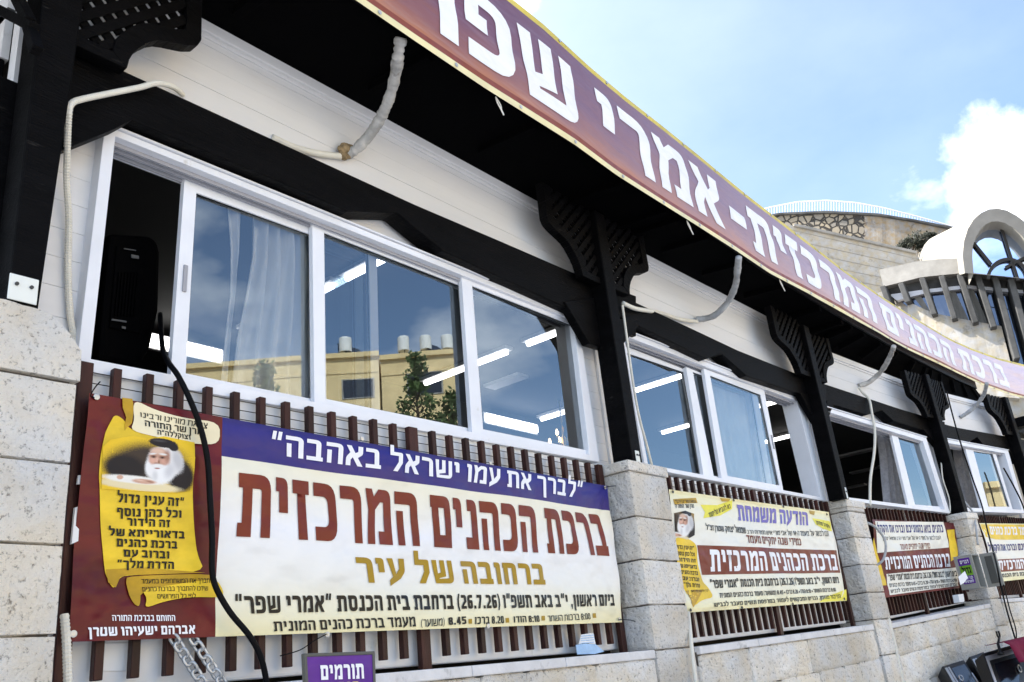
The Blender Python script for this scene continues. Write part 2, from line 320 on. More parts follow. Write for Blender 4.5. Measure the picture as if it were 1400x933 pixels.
def banner_gradient(name):
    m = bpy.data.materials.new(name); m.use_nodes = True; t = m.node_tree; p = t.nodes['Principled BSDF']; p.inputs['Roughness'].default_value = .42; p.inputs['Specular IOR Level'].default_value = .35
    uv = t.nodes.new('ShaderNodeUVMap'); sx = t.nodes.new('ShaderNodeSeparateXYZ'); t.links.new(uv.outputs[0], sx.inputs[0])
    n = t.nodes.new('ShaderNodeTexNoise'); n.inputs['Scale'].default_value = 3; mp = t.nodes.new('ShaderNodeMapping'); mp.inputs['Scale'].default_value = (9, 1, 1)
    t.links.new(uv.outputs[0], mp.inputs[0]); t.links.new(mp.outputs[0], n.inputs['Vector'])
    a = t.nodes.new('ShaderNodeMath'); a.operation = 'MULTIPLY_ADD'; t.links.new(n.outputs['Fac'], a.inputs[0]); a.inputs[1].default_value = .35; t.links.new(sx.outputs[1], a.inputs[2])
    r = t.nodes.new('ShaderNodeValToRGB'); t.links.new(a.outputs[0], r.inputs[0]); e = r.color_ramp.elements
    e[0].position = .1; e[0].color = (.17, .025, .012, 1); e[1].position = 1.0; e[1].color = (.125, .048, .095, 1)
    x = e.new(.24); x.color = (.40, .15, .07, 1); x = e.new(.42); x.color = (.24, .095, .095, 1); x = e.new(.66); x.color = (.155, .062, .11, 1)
    q = t.nodes.new('ShaderNodeValToRGB'); t.links.new(sx.outputs[0], q.inputs[0]); qe = q.color_ramp.elements   # printed glow at the right end; sheen and backlight also put into the colour
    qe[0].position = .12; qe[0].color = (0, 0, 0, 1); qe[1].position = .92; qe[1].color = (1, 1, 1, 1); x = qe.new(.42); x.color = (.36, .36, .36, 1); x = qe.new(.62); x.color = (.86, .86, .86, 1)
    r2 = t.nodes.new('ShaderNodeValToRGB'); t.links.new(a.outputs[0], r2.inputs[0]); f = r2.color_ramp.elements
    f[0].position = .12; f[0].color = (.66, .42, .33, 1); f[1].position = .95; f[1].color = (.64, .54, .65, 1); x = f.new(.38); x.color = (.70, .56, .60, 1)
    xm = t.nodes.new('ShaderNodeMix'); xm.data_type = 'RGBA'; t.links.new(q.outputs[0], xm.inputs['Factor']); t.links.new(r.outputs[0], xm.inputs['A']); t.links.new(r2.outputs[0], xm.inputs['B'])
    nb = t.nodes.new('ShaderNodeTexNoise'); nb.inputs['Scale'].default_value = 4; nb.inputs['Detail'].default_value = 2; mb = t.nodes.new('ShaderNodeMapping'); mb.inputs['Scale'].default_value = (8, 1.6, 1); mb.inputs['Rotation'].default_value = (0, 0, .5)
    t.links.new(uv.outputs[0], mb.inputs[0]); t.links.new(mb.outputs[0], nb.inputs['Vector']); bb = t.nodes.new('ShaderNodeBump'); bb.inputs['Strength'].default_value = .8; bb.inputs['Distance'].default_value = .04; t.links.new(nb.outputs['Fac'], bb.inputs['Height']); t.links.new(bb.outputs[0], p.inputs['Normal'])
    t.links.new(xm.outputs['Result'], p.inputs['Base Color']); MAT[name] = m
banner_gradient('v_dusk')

# ================================================================== large structure
g = MB(); g.add([(-900, -900, -2.75), (900, -900, -2.75), (900, 900, -2.75), (-900, 900, -2.75)], [[0, 1, 2, 3]])
structure(g.build('ground', 'ground', origin=False))

# ---- stone base wall with its piers
WALL = thing('stone_wall', (4.5, 0, -2.75), 'rough pale limestone base wall with square piers under the dark timber posts', 'wall')
X1 = Vector((1, 0, 0)); ZU = Vector((0, 0, 1))
def pier(c, ux, w, d, z_top, joints, capo, seed, shoulder=False):
    """c: front centre (xy), ux: along; courses listed by joint heights"""
    uy = ZU.cross(ux); m = MB()
    core = Vector((c[0], c[1], 0))+uy*(d/2+.012)
    zb = -2.75; m.box(core+ZU*((z_top-.05+zb)/2), w-.03, d-.012, z_top-.05-zb, ux, ZU, 1)
    zs = joints+[zb]
    for k in range(len(zs)-1):
        h = zs[k]-zs[k+1]-.008; m.block(Vector((c[0], c[1], (zs[k]+zs[k+1])/2))+uy*d/2, ux, uy, ZU, w, d, h-.002, .009, 11, seed+k, 0)
    o = m.build('pier', ['pier_stone', 'mortar'], WALL)
    if capo:
        q = MB(); q.block(Vector((c[0], c[1], z_top-.03))+uy*(d/2-.0), ux, uy, ZU, w+.03, d+.02, .062, .006, 9, seed+50)
        q.build('pier_cap', 'pier_stone', o)
    return o
pier((3.318, -.155), X1, .44, .30, 0.0, [-.062, -.335, -.586, -.84, -1.085, -1.36, -1.66, -1.96, -2.3], True, 3)
U2 = Vector((math.cos(R(-5)), math.sin(R(-5)), 0))
pier((6.532, -.336), U2, .35, .30, 0.0, [-.055, -.10, -.32, -.55, -.78, -1.0, -1.28, -1.6, -1.95, -2.3], True, 13)
U3 = Vector((math.cos(R(-10)), math.sin(R(-10)), 0))
pier((8.745, -.777), U3, .25, .26, -.03, [-.085, -.27, -.48, -.69, -.89, -1.15, -1.5, -1.9, -2.3], True, 23)
U4 = Vector((math.cos(R(-11)), math.sin(R(-11)), 0))
pier((10.72, -1.165), U4, .26, .28, -.03, [-.05, -.27, -.48, -.69, -.89, -1.15, -1.5, -1.9, -2.3], True, 29)
# corner pier, its top right corner broken and rounded
m = MB()
def cp(pts, d1): m.prism([Vector((x, -.15, z)) for x, z in pts], (0, d1, 0), 1)
m.box(Vector((-.70, .0, -1.42)), .98, .27, 2.66, X1, ZU, 1)
zj = [-.145, -.405, -.65, -.905, -1.15, -1.42, -1.7, -2.0, -2.35, -2.75]
for k in range(len(zj)-1):
    h = zj[k]-zj[k+1]-.008; xs = [-1.22, -.72, -.195] if k % 2 else [-1.22, -.90, -.195]
    for a, b2 in zip(xs, xs[1:]): m.block(Vector(((a+b2)/2, 0, (zj[k]+zj[k+1])/2)), X1, Vector((0, 1, 0)), ZU, b2-a-.007, .32, h, .007, 9, 31+k+a)
CPIER = m.build('pier', ['pier_stone', 'mortar'], WALL)
q = MB(); bm = bmesh.new()
prof = [(-1.22, .085), (-.62, .083), (-.34, .078), (-.30, .07), (-.26, .038), (-.215, .0), (-.192, -.028), (-.190, -.136), (-1.22, -.136)]
vs = [bm.verts.new((x, -.162, z)) for x, z in prof]; f = bm.faces.new(vs); ex = bmesh.ops.extrude_face_region(bm, geom=[f])
for v in ex['geom']:
    if isinstance(v, bmesh.types.BMVert): v.co.y += .32
for k in range(40): bmesh.ops.bisect_plane(bm, geom=bm.verts[:]+bm.edges[:]+bm.faces[:], plane_co=(-1.2+k*.0255, 0, 0), plane_no=(1, 0, 0))
for k in range(8): bmesh.ops.bisect_plane(bm, geom=bm.verts[:]+bm.edges[:]+bm.faces[:], plane_co=(0, 0, -.12+k*.025), plane_no=(0, 0, 1))
for v in bm.verts:
    nn = noise.noise(v.co*11)*.6+noise.noise(v.co*31)*.5
    if v.co.y < 0: v.co.y -= nn*.007
    if v.co.z > -.13: v.co.z += nn*.006
bm.verts.index_update(); q.add([v.co.copy() for v in bm.verts], [[v.index for v in f.verts] for f in bm.faces]); bm.free()
q.build('pier_cap', 'pier_stone', CPIER)
# base wall courses between the piers, and the thin coping they carry
spans = {1: (-.19, 3.08), 2: (-.24, 2.46), 3: (-.30, 1.85), 4: (-.42, 1.85)}
zc = [-1.13, -1.36, -1.62, -1.90, -2.2, -2.48, -2.75]
def base_wall(b):
    u0, u1 = spans[b]; A, U, N = BAY[b]; m = MB(); rnd = random.Random(b)
    hz = HZ(b, (u0+u1)/2); hl, hr = HZ(b, u0), HZ(b, u1)
    m.lbox(b, u0, u1, -.135, .15, -2.75, -1.14*hz, 1)
    for k in range(len(zc)-1):
        u = u0-(.0 if k % 2 else .0)
        while u < u1-.02:
            wd = rnd.uniform(.28, .62)*(1 if b < 3 else .8)
            if u+wd > u1-.12: wd = u1-u
            um = u+wd/2; hh = HZ(b, um); za, zb2 = zc[k]*hh, zc[k+1]*hh if k < len(zc)-2 else -2.75
            q0 = len(m.v); m.block(LW(b, um, -.105+rnd.uniform(-.003, .003), (za+zb2)/2), U, N, ZU, wd-.011, .09, za-zb2-.010, .011, 11, k*7+um)
            for v in m.v[q0:]: v.z *= HZ(b, (v-A).dot(U))/hh
            u += wd
    o = m.build('wall_course', ['wall_stone', 'mortar'], WALL)
    c = MB(); u = u0
    while u < u1-.02:
        wd = rnd.uniform(.35, .75)
        if u+wd > u1-.15: wd = u1-u
        za, zb2 = -1.083*HZ(b, u), -1.083*HZ(b, u+wd); t = .045*hz
        c.prism([LW(b, u+.002, -.163, za-t), LW(b, u+wd-.002, -.163, zb2-t), LW(b, u+wd-.002, -.163, zb2), LW(b, u+.002, -.163, za)], N*.30)
        u += wd
    c.build('coping', 'coping', WALL, bevel=.006)
for b in BAY: base_wall(b)

# ---- the hall itself
HALL = thing('prayer_hall', (5, 2, -2.75), 'long timber framed hall with white boarding, black posts and sliding windows', 'building')
facade = {1: (-.40, 3.40, -.05, 3.075), 2: (-.50, 2.90, -.135, 2.53), 3: (-.42, 2.0, -.10, 1.73), 4: (-.42, 1.62, -.145, 1.455)}
for b, (u0, u1, w0, w1) in facade.items():
    m = MB(); N = BAY[b][2]; zt = {1: 1.79, 2: 1.80, 3: 1.72, 4: 1.75}[b]
    def board(ua, ub, z0, z1, d0=.10):
        m.prism([LW(b, ua, d0, z0*HZ(b, ua)), LW(b, ub, d0, z0*HZ(b, ub)), LW(b, ub, d0, z1*HZ(b, ub)), LW(b, ua, d0, z1*HZ(b, ua))], N*.03)
    hs = [.985+.1145*i for i in range(8)]
    for i in range(7): board(u0, u1, hs[i]+(0.0006 if i else 0), min(hs[i+1]-.0006, zt), .10+(.0012 if i % 2 else 0))
    z = .985
    while z > -.2:
        board(u0, w0+.01, z-.1139, z-.0006, .101); board(w1-.01, u1, z-.1139, z-.0006, .101); z -= .1145
    m.lbox(b, u0, u1, .131, .16, -.2*HZ(b, 0), .0); 
    m.prism([LW(b, u0, .131, .99*HZ(b, u0)), LW(b, u1, .131, .99*HZ(b, u1)), LW(b, u1, .131, zt*HZ(b, u1)), LW(b, u0, .131, zt*HZ(b, u0))], N*.03)
    m.build('siding', 'siding', HALL, bevel=.0012)
    c = MB()
    for (da, za, zb2) in ((.075, -.062, 0.0), (.088, -.085, -.0625)):
        c.prism([LW(b, u0, da, (zt+za)*HZ(b, u0)), LW(b, u1, da, (zt+za)*HZ(b, u1)), LW(b, u1, da, (zt+zb2)*HZ(b, u1)), LW(b, u0, da, (zt+zb2)*HZ(b, u0))], N*(.099-da))
    c.build('cornice_moulding', 'siding', HALL, bevel=.004)
    p = MB()
    p.prism([LW(b, u0+.02 if b > 1 else -.25, .06, -1.06*HZ(b, u0)), LW(b, {1: 3.06, 2: 2.48, 3: 1.74, 4: 1.5}[b], .06, -1.06*HZ(b, u1)), LW(b, {1: 3.06, 2: 2.48, 3: 1.74, 4: 1.5}[b], .06, .02*HZ(b, u1)), LW(b, u0+.02 if b > 1 else -.25, .06, .02*HZ(b, u0))], N*.07)
    p.build('lower_panel', 'white_panel', HALL, bevel=.012)

# windows: frame > sash, pane
def quad(b, pts, d): return [P(b, x, y, d) for x, y in pts]
def window(b, outer, inner, sashes, label):
    sh = -.085 if b > 2 else 0; N = BAY[b][2]; m = MB(); m.ring(quad(b, outer, .04+sh), quad(b, inner, .04+sh), N*.15)
    o4 = quad(b, outer, .04+sh); cen = sum(o4, Vector())/4          # inner guide tracks along the head
    i4 = quad(b, inner, .04+sh)
    for k, dd in enumerate((.075, .11, .145)):
        a = i4[0]+N*(dd-.04); e = i4[1]+N*(dd-.04); m.prism([a-ZU*.018, e-ZU*.018, e, a], N*.008, 1)
    m.prism([o4[0]-N*.012+ZU*.012, o4[1]-N*.012+ZU*.012, o4[1]-N*.012+ZU*.003, o4[0]-N*.012+ZU*.003], N*.05)
    f = m.build('window', ['white_frame', 'track_grey'], HALL, bevel=.003); f['label'] = label
    for k_, (so_, si, d) in enumerate(sashes):
        d += sh*.8; s = MB(); s.ring(quad(b, so_, d), quad(b, si, d), N*.028)
        g4 = quad(b, si, d); gc = sum(g4, Vector())/4; s.ring([v+N*.008 for v in g4], [v.lerp(gc, .007)+N*.008 for v in g4], N*.006, 1)
        s.build('sash', ['white_frame', 'black_rubber'], f, bevel=.003)
        if len(sashes) > 1 and k_ in (0, len(sashes)-1):
            e0, e1 = (0, 3) if k_ == 0 else (1, 2); hq = (P(b, *so_[e0], d)+P(b, *si[e0], d))/2; hr = (P(b, *so_[e1], d)+P(b, *si[e1], d))/2; hm = hq.lerp(hr, .52); hv = (hr-hq).normalized(); h_ = MB(); h_.bar(hm-hv*.06-N*.004, hm+hv*.06-N*.004, .018, .010, up=N); h_.build('handle', 'track_grey', f, bevel=.003)
        p = MB(); p.uv = {0: (0, 0)}; p.add(quad(b, si, d+.016), [[3, 2, 1, 0]]); p.build('pane', 'window_glass', f)
    return f
window(1, [(143.5, 171.5), (790, 433), (820, 632), (104, 506)], [(158, 186.4), (784, 437.5), (806, 622), (124.5, 491)], [
    ([(252.9, 238), (443, 305), (447, 560), (233, 516)], [(268.6, 263.6), (427, 321.6), (428, 546), (254, 510.7)], .125),
    ([(431, 306), (515, 340), (520, 580), (432, 558)], [(437, 314), (504, 341), (509, 569), (438, 551)], .150),
    ([(427, 303), (646, 385), (661, 600), (430, 556)], [(443.3, 318), (630.6, 391), (648, 587), (445.4, 545.4)], .095),
    ([(631, 376), (788.5, 437), (809, 628), (646, 598)], [(645.7, 391), (783, 445), (804.5, 616.3), (660.7, 587)], .062)], 'wide sliding window with its left sash pushed open')
window(2, [(850, 451), (1097, 545.5), (1132, 686), (882, 640)], [(853, 459), (1090, 549), (1122, 680), (886, 635)], [
    ([(846, 470), (948, 510), (969, 657), (876, 637)], [(851, 480.5), (935, 509), (960.3, 649), (882, 635)], .125),
    ([(938, 502), (1036, 541), (1057, 671), (962.7, 655)], [(947, 508.6), (1028, 538), (1049, 662), (975.9, 650.8)], .095),
    ([(962, 504), (1045, 534), (1072, 676), (988, 662)], [(971, 513.6), (1040, 540), (1066, 664), (994.8, 650.8)], .062)], 'sliding window open at its right end')
window(3, [(1112, 552), (1266.5, 599), (1299, 702), (1143, 683)], [(1118, 559), (1262, 603.5), (1292, 697), (1150, 679)], [
    ([(1218, 591), (1264, 605), (1294, 700), (1243, 695)], [(1228, 598), (1262, 608), (1287, 693), (1251, 690)], .062)], 'sliding window open over its left half')
window(4, [(1290, 600), (1378.6, 616.5), (1402, 702), (1311, 699)], [(1292, 605), (1374, 620), (1397, 697), (1314, 694)], [
    ([(1319, 611), (1361, 619), (1385, 698), (1343, 697)], [(1331, 617), (1357.5, 621), (1380.6, 693), (1351.5, 693)], .062)], 'sliding window open at both ends')

# posts > brackets, knee braces, foot plates ; lintel beams
def post(b, u0, u1, zt, d0=-.15, d1=-.01):
    m = MB(); N = BAY[b][2]; z0 = {1: .0, 2: 0, 3: -.03, 4: -.03}[b]
    m.prism([LW(b, u0, d0, z0), LW(b, u1, d0, z0), LW(b, u1, d0, zt), LW(b, u0, d0, zt)], N*(d1-d0))
    return m.build('wooden_post', 'black_wood', HALL, bevel=.008)
def post_px(b, left, right, zt_pt, d0=-.15, d1=-.01):
    m = MB(); N = BAY[b][2]; m.prism([P(b, *left[0], d0), P(b, *right[0], d0), P(b, *right[1], d0), P(b, *left[1], d0)], N*(d1-d0))
    return m.build('wooden_post', 'black_wood', HALL, bevel=.008)
def clip_lines(poly, ang, pitch):
    c, s = math.cos(ang), math.sin(ang); out = []; pr = [(-s*x+c*y) for x, y in poly]; k = math.ceil(min(pr)/pitch)
    while k*pitch < max(pr):
        h = []; n = len(poly)
        for i in range(n):
            a, b2 = poly[i], poly[(i+1) % n]; pa, pb = pr[i]-k*pitch, pr[(i+1) % n]-k*pitch
            if pa*pb < 0: t = pa/(pa-pb); h.append((a[0]+(b2[0]-a[0])*t, a[1]+(b2[1]-a[1])*t))
        h.sort(key=lambda q: q[0]*c+q[1]*s)
        out += list(zip(h[::2], h[1::2])); k += 1
    return out
def bracket(par, b, up, side, sx, sz, zb, zt):
    """curved lattice bracket; up = post face u, side +1 to the right, zb..zt vertical extent"""
    curve = [(.198, 0), (.205, .045), (.219, .085), (.238, .118), (.262, .151), (.290, .183), (.322, .208), (.360, .224), (.398, .236), (.445, .252), (.490, .278), (.506, .315), (.504, .425), (.504, 9)]
    T = lambda x, z: (up+side*x*sx, zt if z > 5 else zb+z*sz)
    C = [T(x, z) for x, z in curve]
    poly = [T(0, 0)]+C+[T(0, 9)]; N = BAY[b][2]; m = MB(); dF, dB = -.115, -.055
    def strip(a, b2, w_):
        pa = LW(b, a[0], (dF+dB)/2, a[1]); pb = LW(b, b2[0], (dF+dB)/2, b2[1]); m.bar(pa, pb, dB-dF, w_, up=N.cross((pb-pa).normalized()) if (pb-pa).length > .001 else ZU)
    # solid curved outer board
    inn = [T(max(x-(.06 if z < .3 else .07), .02), z+.05 if z < 5 else 9) for x, z in curve]
    for i in range(len(C)-1):
        m.prism([LW(b, *q) for q in [(C[i][0], dF, C[i][1]), (C[i+1][0], dF, C[i+1][1]), (inn[i+1][0], dF, inn[i+1][1]), (inn[i][0], dF, inn[i][1])]], N*(dB-dF))
    m.prism([LW(b, T(0, 0)[0], dF+.002, T(0, 0)[1]), LW(b, C[0][0], dF+.002, C[0][1]), LW(b, inn[0][0], dF+.002, inn[0][1]+.0), LW(b, T(0, .05)[0], dF+.002, T(0, .05)[1])], N*(dB-dF-.004))
    region = [T(0, .05)]+inn+[T(0, 9)]
    for ang, dd in ((R(45), -.10), (R(-45), -.082)):
        for a, b2 in clip_lines(region, ang, .062*sz):
            if abs(a[0]-b2[0])+abs(a[1]-b2[1]) < .03: continue
            pa, pb = LW(b, a[0], dd, a[1]), LW(b, b2[0], dd, b2[1]); m.bar(pa, pb, .014, .039*sz, up=N.cross((pb-pa).normalized()))
    o = m.build('lattice_bracket', 'black_wood', par, bevel=.003); return o
def brace(par, b, pts, d=-.045, th=.06):
    m = MB(); m.prism([P(b, x, y, d) for x, y in pts], BAY[b][2]*th); m.build('knee_brace', 'black_wood', par, bevel=.005)
P1 = post_px(1, [(10, 418), (62, -40)], [(52.5, 427), (121, -40)], 0)
P2 = post(1, 3.166, 3.285, 1.75); P3 = post(2, 2.50, 2.615, 1.62); P4 = post(3, 1.70, 1.79, 1.50); P5 = post(4, 1.36, 1.46, 1.48)
bracket(P1, 1, -.285, 1, 1.0, 1, 1.165, 1.79); bracket(P2, 1, 3.166, -1, 1.06, 1, 1.205, 1.78)
bracket(P2, 2, -.50, 1, 1.0, .95, 1.205, 1.77); bracket(P3, 2, 2.50, -1, 1.1, .98, 1.113, 1.69)
bracket(P3, 3, -.45, 1, .70, .82, 1.145, 1.63); bracket(P4, 3, 1.70, -1, .78, .80, 1.0, 1.50)
bracket(P4, 4, -.56, 1, .66, .60, .999, 1.47); bracket(P5, 4, 1.36, -1, .92, 1.0, .992, 1.47)
brace(P1, 1, [(84, 206), (158, 176), (182, 163), (150, 128), (92, 110)])
brace(P2, 1, [(772, 412), (806, 470), (840, 480), (836, 405)])
brace(P2, 2, [(853, 470), (873.5, 446), (860, 432), (846, 438)]); brace(P3, 2, [(1094, 538), (1117, 578), (1124, 560), (1118, 538)])
brace(P3, 3, [(1134, 569), (1140.5, 553), (1131, 548), (1127, 562)]); brace(P4, 3, [(1262, 587), (1284, 612), (1283, 588)])
brace(P4, 4, [(1290, 612), (1297, 601), (1288, 597)]); brace(P5, 4, [(1378, 612), (1390, 634), (1388, 612)])
def plate(par, b, u, z, wd, hg):
    m = MB(); m.lbox(b, u, u+wd, -.156, -.1505, z, z+hg); o = m.build('foot_plate', 'plate_white', par, bevel=.003)
    k = MB()
    for t in (.25, .75): k.lathe(LW(b, u+wd*t, -.157, z+hg*.62), [(.006, 0), (.006, .005)], 10, axis=-BAY[b][2])
    k.build('bolt', 'bolt', o)
plate(P1, 1, -.428, .090, .088, .088)
plate(P2, 1, 3.205, .0, .045, .075); plate(P3, 2, 2.555, .0, .028, .10)
def beam(b, pts, d0=-.03, th=.11):
    m = MB(); m.prism([P(b, x, y, d0) for x, y in pts], BAY[b][2]*th); m.build('lintel_beam', 'black_wood', HALL, bevel=.006)
beam(1, [(60, 45), (168.8, 96.7), (350, 180), (568, 280), (685, 330), (791, 376), (870, 405), (870, 460), (788, 427), (606, 343), (546, 293), (541, 291), (476, 289), (380, 247), (180, 164), (60, 112)])
beam(2, [(840, 400), (960, 456), (1008.5, 479), (1087.5, 510.5), (1130, 526), (1130, 553), (1101, 541), (1020.7, 514), (988, 485), (984, 484.5), (966, 491), (873.6, 446), (840, 429)])
beam(3, [(1115, 521), (1231.8, 559.6), (1260, 568), (1292, 577), (1292, 598), (1264, 589), (1222, 576), (1206, 561.5), (1204, 561), (1186, 567.5), (1140, 553.5), (1115, 545)])
beam(4, [(1280, 577), (1310, 585), (1382.6, 598), (1420, 606), (1420, 621), (1380.6, 613), (1344.5, 608), (1336, 598), (1324.5, 605), (1297, 600), (1280, 596)])

# eaves: soffit boards, rafters, fascia, roof slabs, following the bent facade
PATH = [(-2.2, -.55), (0, -.55), (2, -.55), (4, -.552), (5, -.556), (6, -.575), (7, -.607), (8, -.645), (9, -.70), (10, -.765), (11, -.86), (12, -1.0), (13, -1.2), (14, -1.45), (15, -1.75)]
def ypath(x):
    if x <= PATH[0][0]: return PATH[0][1]
    for (xa, ya), (xb, yb) in zip(PATH, PATH[1:]):
        if x <= xb:
            t = (x-xa)/(xb-xa); return ya+(yb-ya)*t
    return PATH[-1][1]
inner = [LW(1, -.75, .131, 1.79)]+[LW(b, u, .131, {1: 1.79, 2: 1.80, 3: 1.72, 4: 1.75}[b]*HZ(b, u)) for b, u in ((1, 0), (1, 1.6), (1, 3.4), (2, 0), (2, 1.2), (2, 2.8), (3, 0), (3, .9), (3, 1.95), (4, 0), (4, .8), (4, 1.5))]
m = MB(); low = []; hi = []
for p in inner:
    y = ypath(p.x)+.035; low.append(p); hi.append(Vector((p.x+.0, y, max(1.70, p.z-.06 if p.x < 6 else 1.70))))
vs = low+hi; n = len(low); m.add(vs+[v+ZU*.03 for v in vs], [[i, i+1, n+i+1, n+i] for i in range(n-1)]+[[2*n+i, 2*n+n+i, 2*n+n+i+1, 2*n+i+1] for i in range(n-1)])
m.build('soffit', 'black_soffit', HALL)
for i in range(n-1):
    for t in (.25, .75):
        m = MB(); a = low[i].lerp(low[i+1], t)-ZU*.03; e = hi[i].lerp(hi[i+1], t)-ZU*.03; m.bar(a+(e-a)*.35+ZU*.012, e+ZU*.012, .05, .05); m.build('rafter', 'black_soffit', HALL, bevel=.004)
m = MB()
for i in range(n-1):
    a, e = hi[i]+Vector((0, -.006, .0)), hi[i+1]+Vector((0, -.006, .0)); m.prism([a+ZU*.0, e+ZU*.0, e+ZU*.16, a+ZU*.16], (0, -.02, 0))
m.build('fascia', 'black_wood', HALL)
m = MB(); rid = [Vector((p.x, 4.2, 2.75)) for p in low]; back = [Vector((p.x, 9.0, 1.8)) for p in low]
eav = [p+ZU*.17 for p in hi]
for i in range(n-1):
    m.prism([eav[i], eav[i+1], rid[i+1], rid[i]], (0, 0, .06)); m.prism([rid[i]+Vector((0, .001, 0)), rid[i+1]+Vector((0, .001, 0)), back[i+1], back[i]], (0, 0, .06))
m.build('roof', 'roof_tile', HALL)
# room behind the windows
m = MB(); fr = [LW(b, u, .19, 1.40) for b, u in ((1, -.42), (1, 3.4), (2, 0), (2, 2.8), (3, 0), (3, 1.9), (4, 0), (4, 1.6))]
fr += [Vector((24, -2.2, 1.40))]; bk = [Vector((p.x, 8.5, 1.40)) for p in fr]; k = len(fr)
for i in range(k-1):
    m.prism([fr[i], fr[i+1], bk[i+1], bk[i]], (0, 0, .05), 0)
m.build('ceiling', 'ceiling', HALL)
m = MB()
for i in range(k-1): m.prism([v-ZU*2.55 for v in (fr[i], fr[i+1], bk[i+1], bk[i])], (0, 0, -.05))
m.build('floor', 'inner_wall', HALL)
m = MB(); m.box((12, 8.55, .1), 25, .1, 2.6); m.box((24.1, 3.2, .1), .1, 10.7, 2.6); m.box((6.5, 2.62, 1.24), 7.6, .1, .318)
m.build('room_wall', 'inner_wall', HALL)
# side wall of the hall beyond the corner post: it runs away from the street
m = MB()
for i in range(5): m.box((-.405, 4.6, 1.22+.1145*i+.057), .03, 8.8, .1133)
m.box((-.405, 5.4, -.1), .03, 7.0, 2.2); m.build('siding', 'siding', HALL, bevel=.0012)
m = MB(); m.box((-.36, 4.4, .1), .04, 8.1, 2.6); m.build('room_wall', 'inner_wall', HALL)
m = MB(); m.box((-.44, 4.6, 1.11), .08, 8.8, .21); m.box((-.44, .10, .45), .10, .17, 1.10); m.build('lintel_beam', 'black_wood', HALL, bevel=.006)
m = MB(); m.box((-.43, .235, .45), .05, .085, 1.1); m.box((-.43, 1.1, -.06), .05, 1.64, .06); m.box((-.43, 1.9, .45), .05, .06, 1.1); m.build('window_frame', 'white_frame', HALL, bevel=.003)
m = MB(); m.box((-1.45, 4.2, 1.80), 2.1, 9.3, .03); m.box((-2.45, 4.2, 1.66), .04, 9.3, .26); m.build('soffit', 'black_soffit', HALL)
m = MB()
for a, e in (((-20, 4), (46, 38)), ((40, 36), (50, 70)), ((10, -30), (40, 30))):
    m.bar(onplane(*a, Vector((-.50, 0, 0)), X1), onplane(*e, Vector((-.50, 0, 0)), X1), .035, .035)
m.build('lattice_bracket', 'black_wood', P1, bevel=.003)

# interior ceiling lights
def ceiling_light(x, y0, y1, label, gr='tube lights under the hall ceiling'):
    t = thing('tube_lamp', (x, (y0+y1)/2, 1.36), label, 'lamp', gr)
    a = MB(); a.box((x, (y0+y1)/2, 1.385), .10, y1-y0+.06, .03); a.build('housing', 'fixture', t, bevel=.004)
    a = MB(); a.tube([(x, y0, 1.353), (x, y1, 1.353)], .021, 10); a.build('tube', 'tube_light', t, smooth=True)
for x, y0, y1, l in [(2.02, .30, 1.08, 'lit tube lamp high behind the middle pane of the widest window'), (2.02, 1.22, 2.2, 'lit tube lamp cut off by the second window bar from the left'),
    (3.95, .30, 1.12, 'short lit tube lamp at the top right corner of the widest window'), (3.95, 1.34, 2.29, 'long lit tube lamp crossing a window bar above the reflected tree'),
    (5.83, 1.95, 2.44, 'lit tube lamp low in the right pane above the candle lamps'), (5.86, .4, 1.27, 'lit tube lamp behind the left pane of the second window'),
    (7.62, .2, .94, 'lit tube lamp at the top of the curtained pane of the second window'), (7.6, 1.65, 2.0, 'short lit tube lamp low in the left pane of the second window'),
    (9.35, 1.0, 1.54, 'lit tube lamp running out from the white curtain into the open gap')]:
    ceiling_light(x, y0, y1, l)
def wall_light(xa, xb, y, z, label):
    t = thing('tube_lamp', ((xa+xb)/2, y, z), label, 'lamp', 'tube lights under the hall ceiling')
    a = MB(); a.box(((xa+xb)/2, y+.03, z), xb-xa+.05, .03, .12); a.build('housing', 'fixture', t, bevel=.004)
    a = MB(); a.box(((xa+xb)/2, y, z), xb-xa, .03, .085); a.build('diffuser', 'tube_light', t, bevel=.012)
wall_light(4.93, 5.74, 2.44, 1.235, 'thick lit wall lamp low in the right pane of the widest window')
wall_light(1.42, 2.0, 2.44, 1.235, 'thick lit wall lamp at the foot of the curtain')
def dim_light(x, y0, y1, label):
    t = thing('tube_lamp', (x, (y0+y1)/2, 1.36), label, 'lamp', 'unlit lamps under the hall ceiling')
    a = MB(); a.box((x, (y0+y1)/2, 1.385), .16, y1-y0, .03); a.build('housing', 'fixture', t, bevel=.004)
for x, y0, y1, l in [(4.6, 1.69, 2.1, 'unlit ceiling lamp in the middle of the right pane'), (11.55, .8, 1.34, 'unlit lamp uppermost in the open half of the third window'), (13.09, 1.18, 1.68, 'unlit lamp second from the top in the third window'), (14.45, 1.9, 2.3, 'unlit lamp lowest in the open half of the third window')]:
    dim_light(x, y0, y1, l)

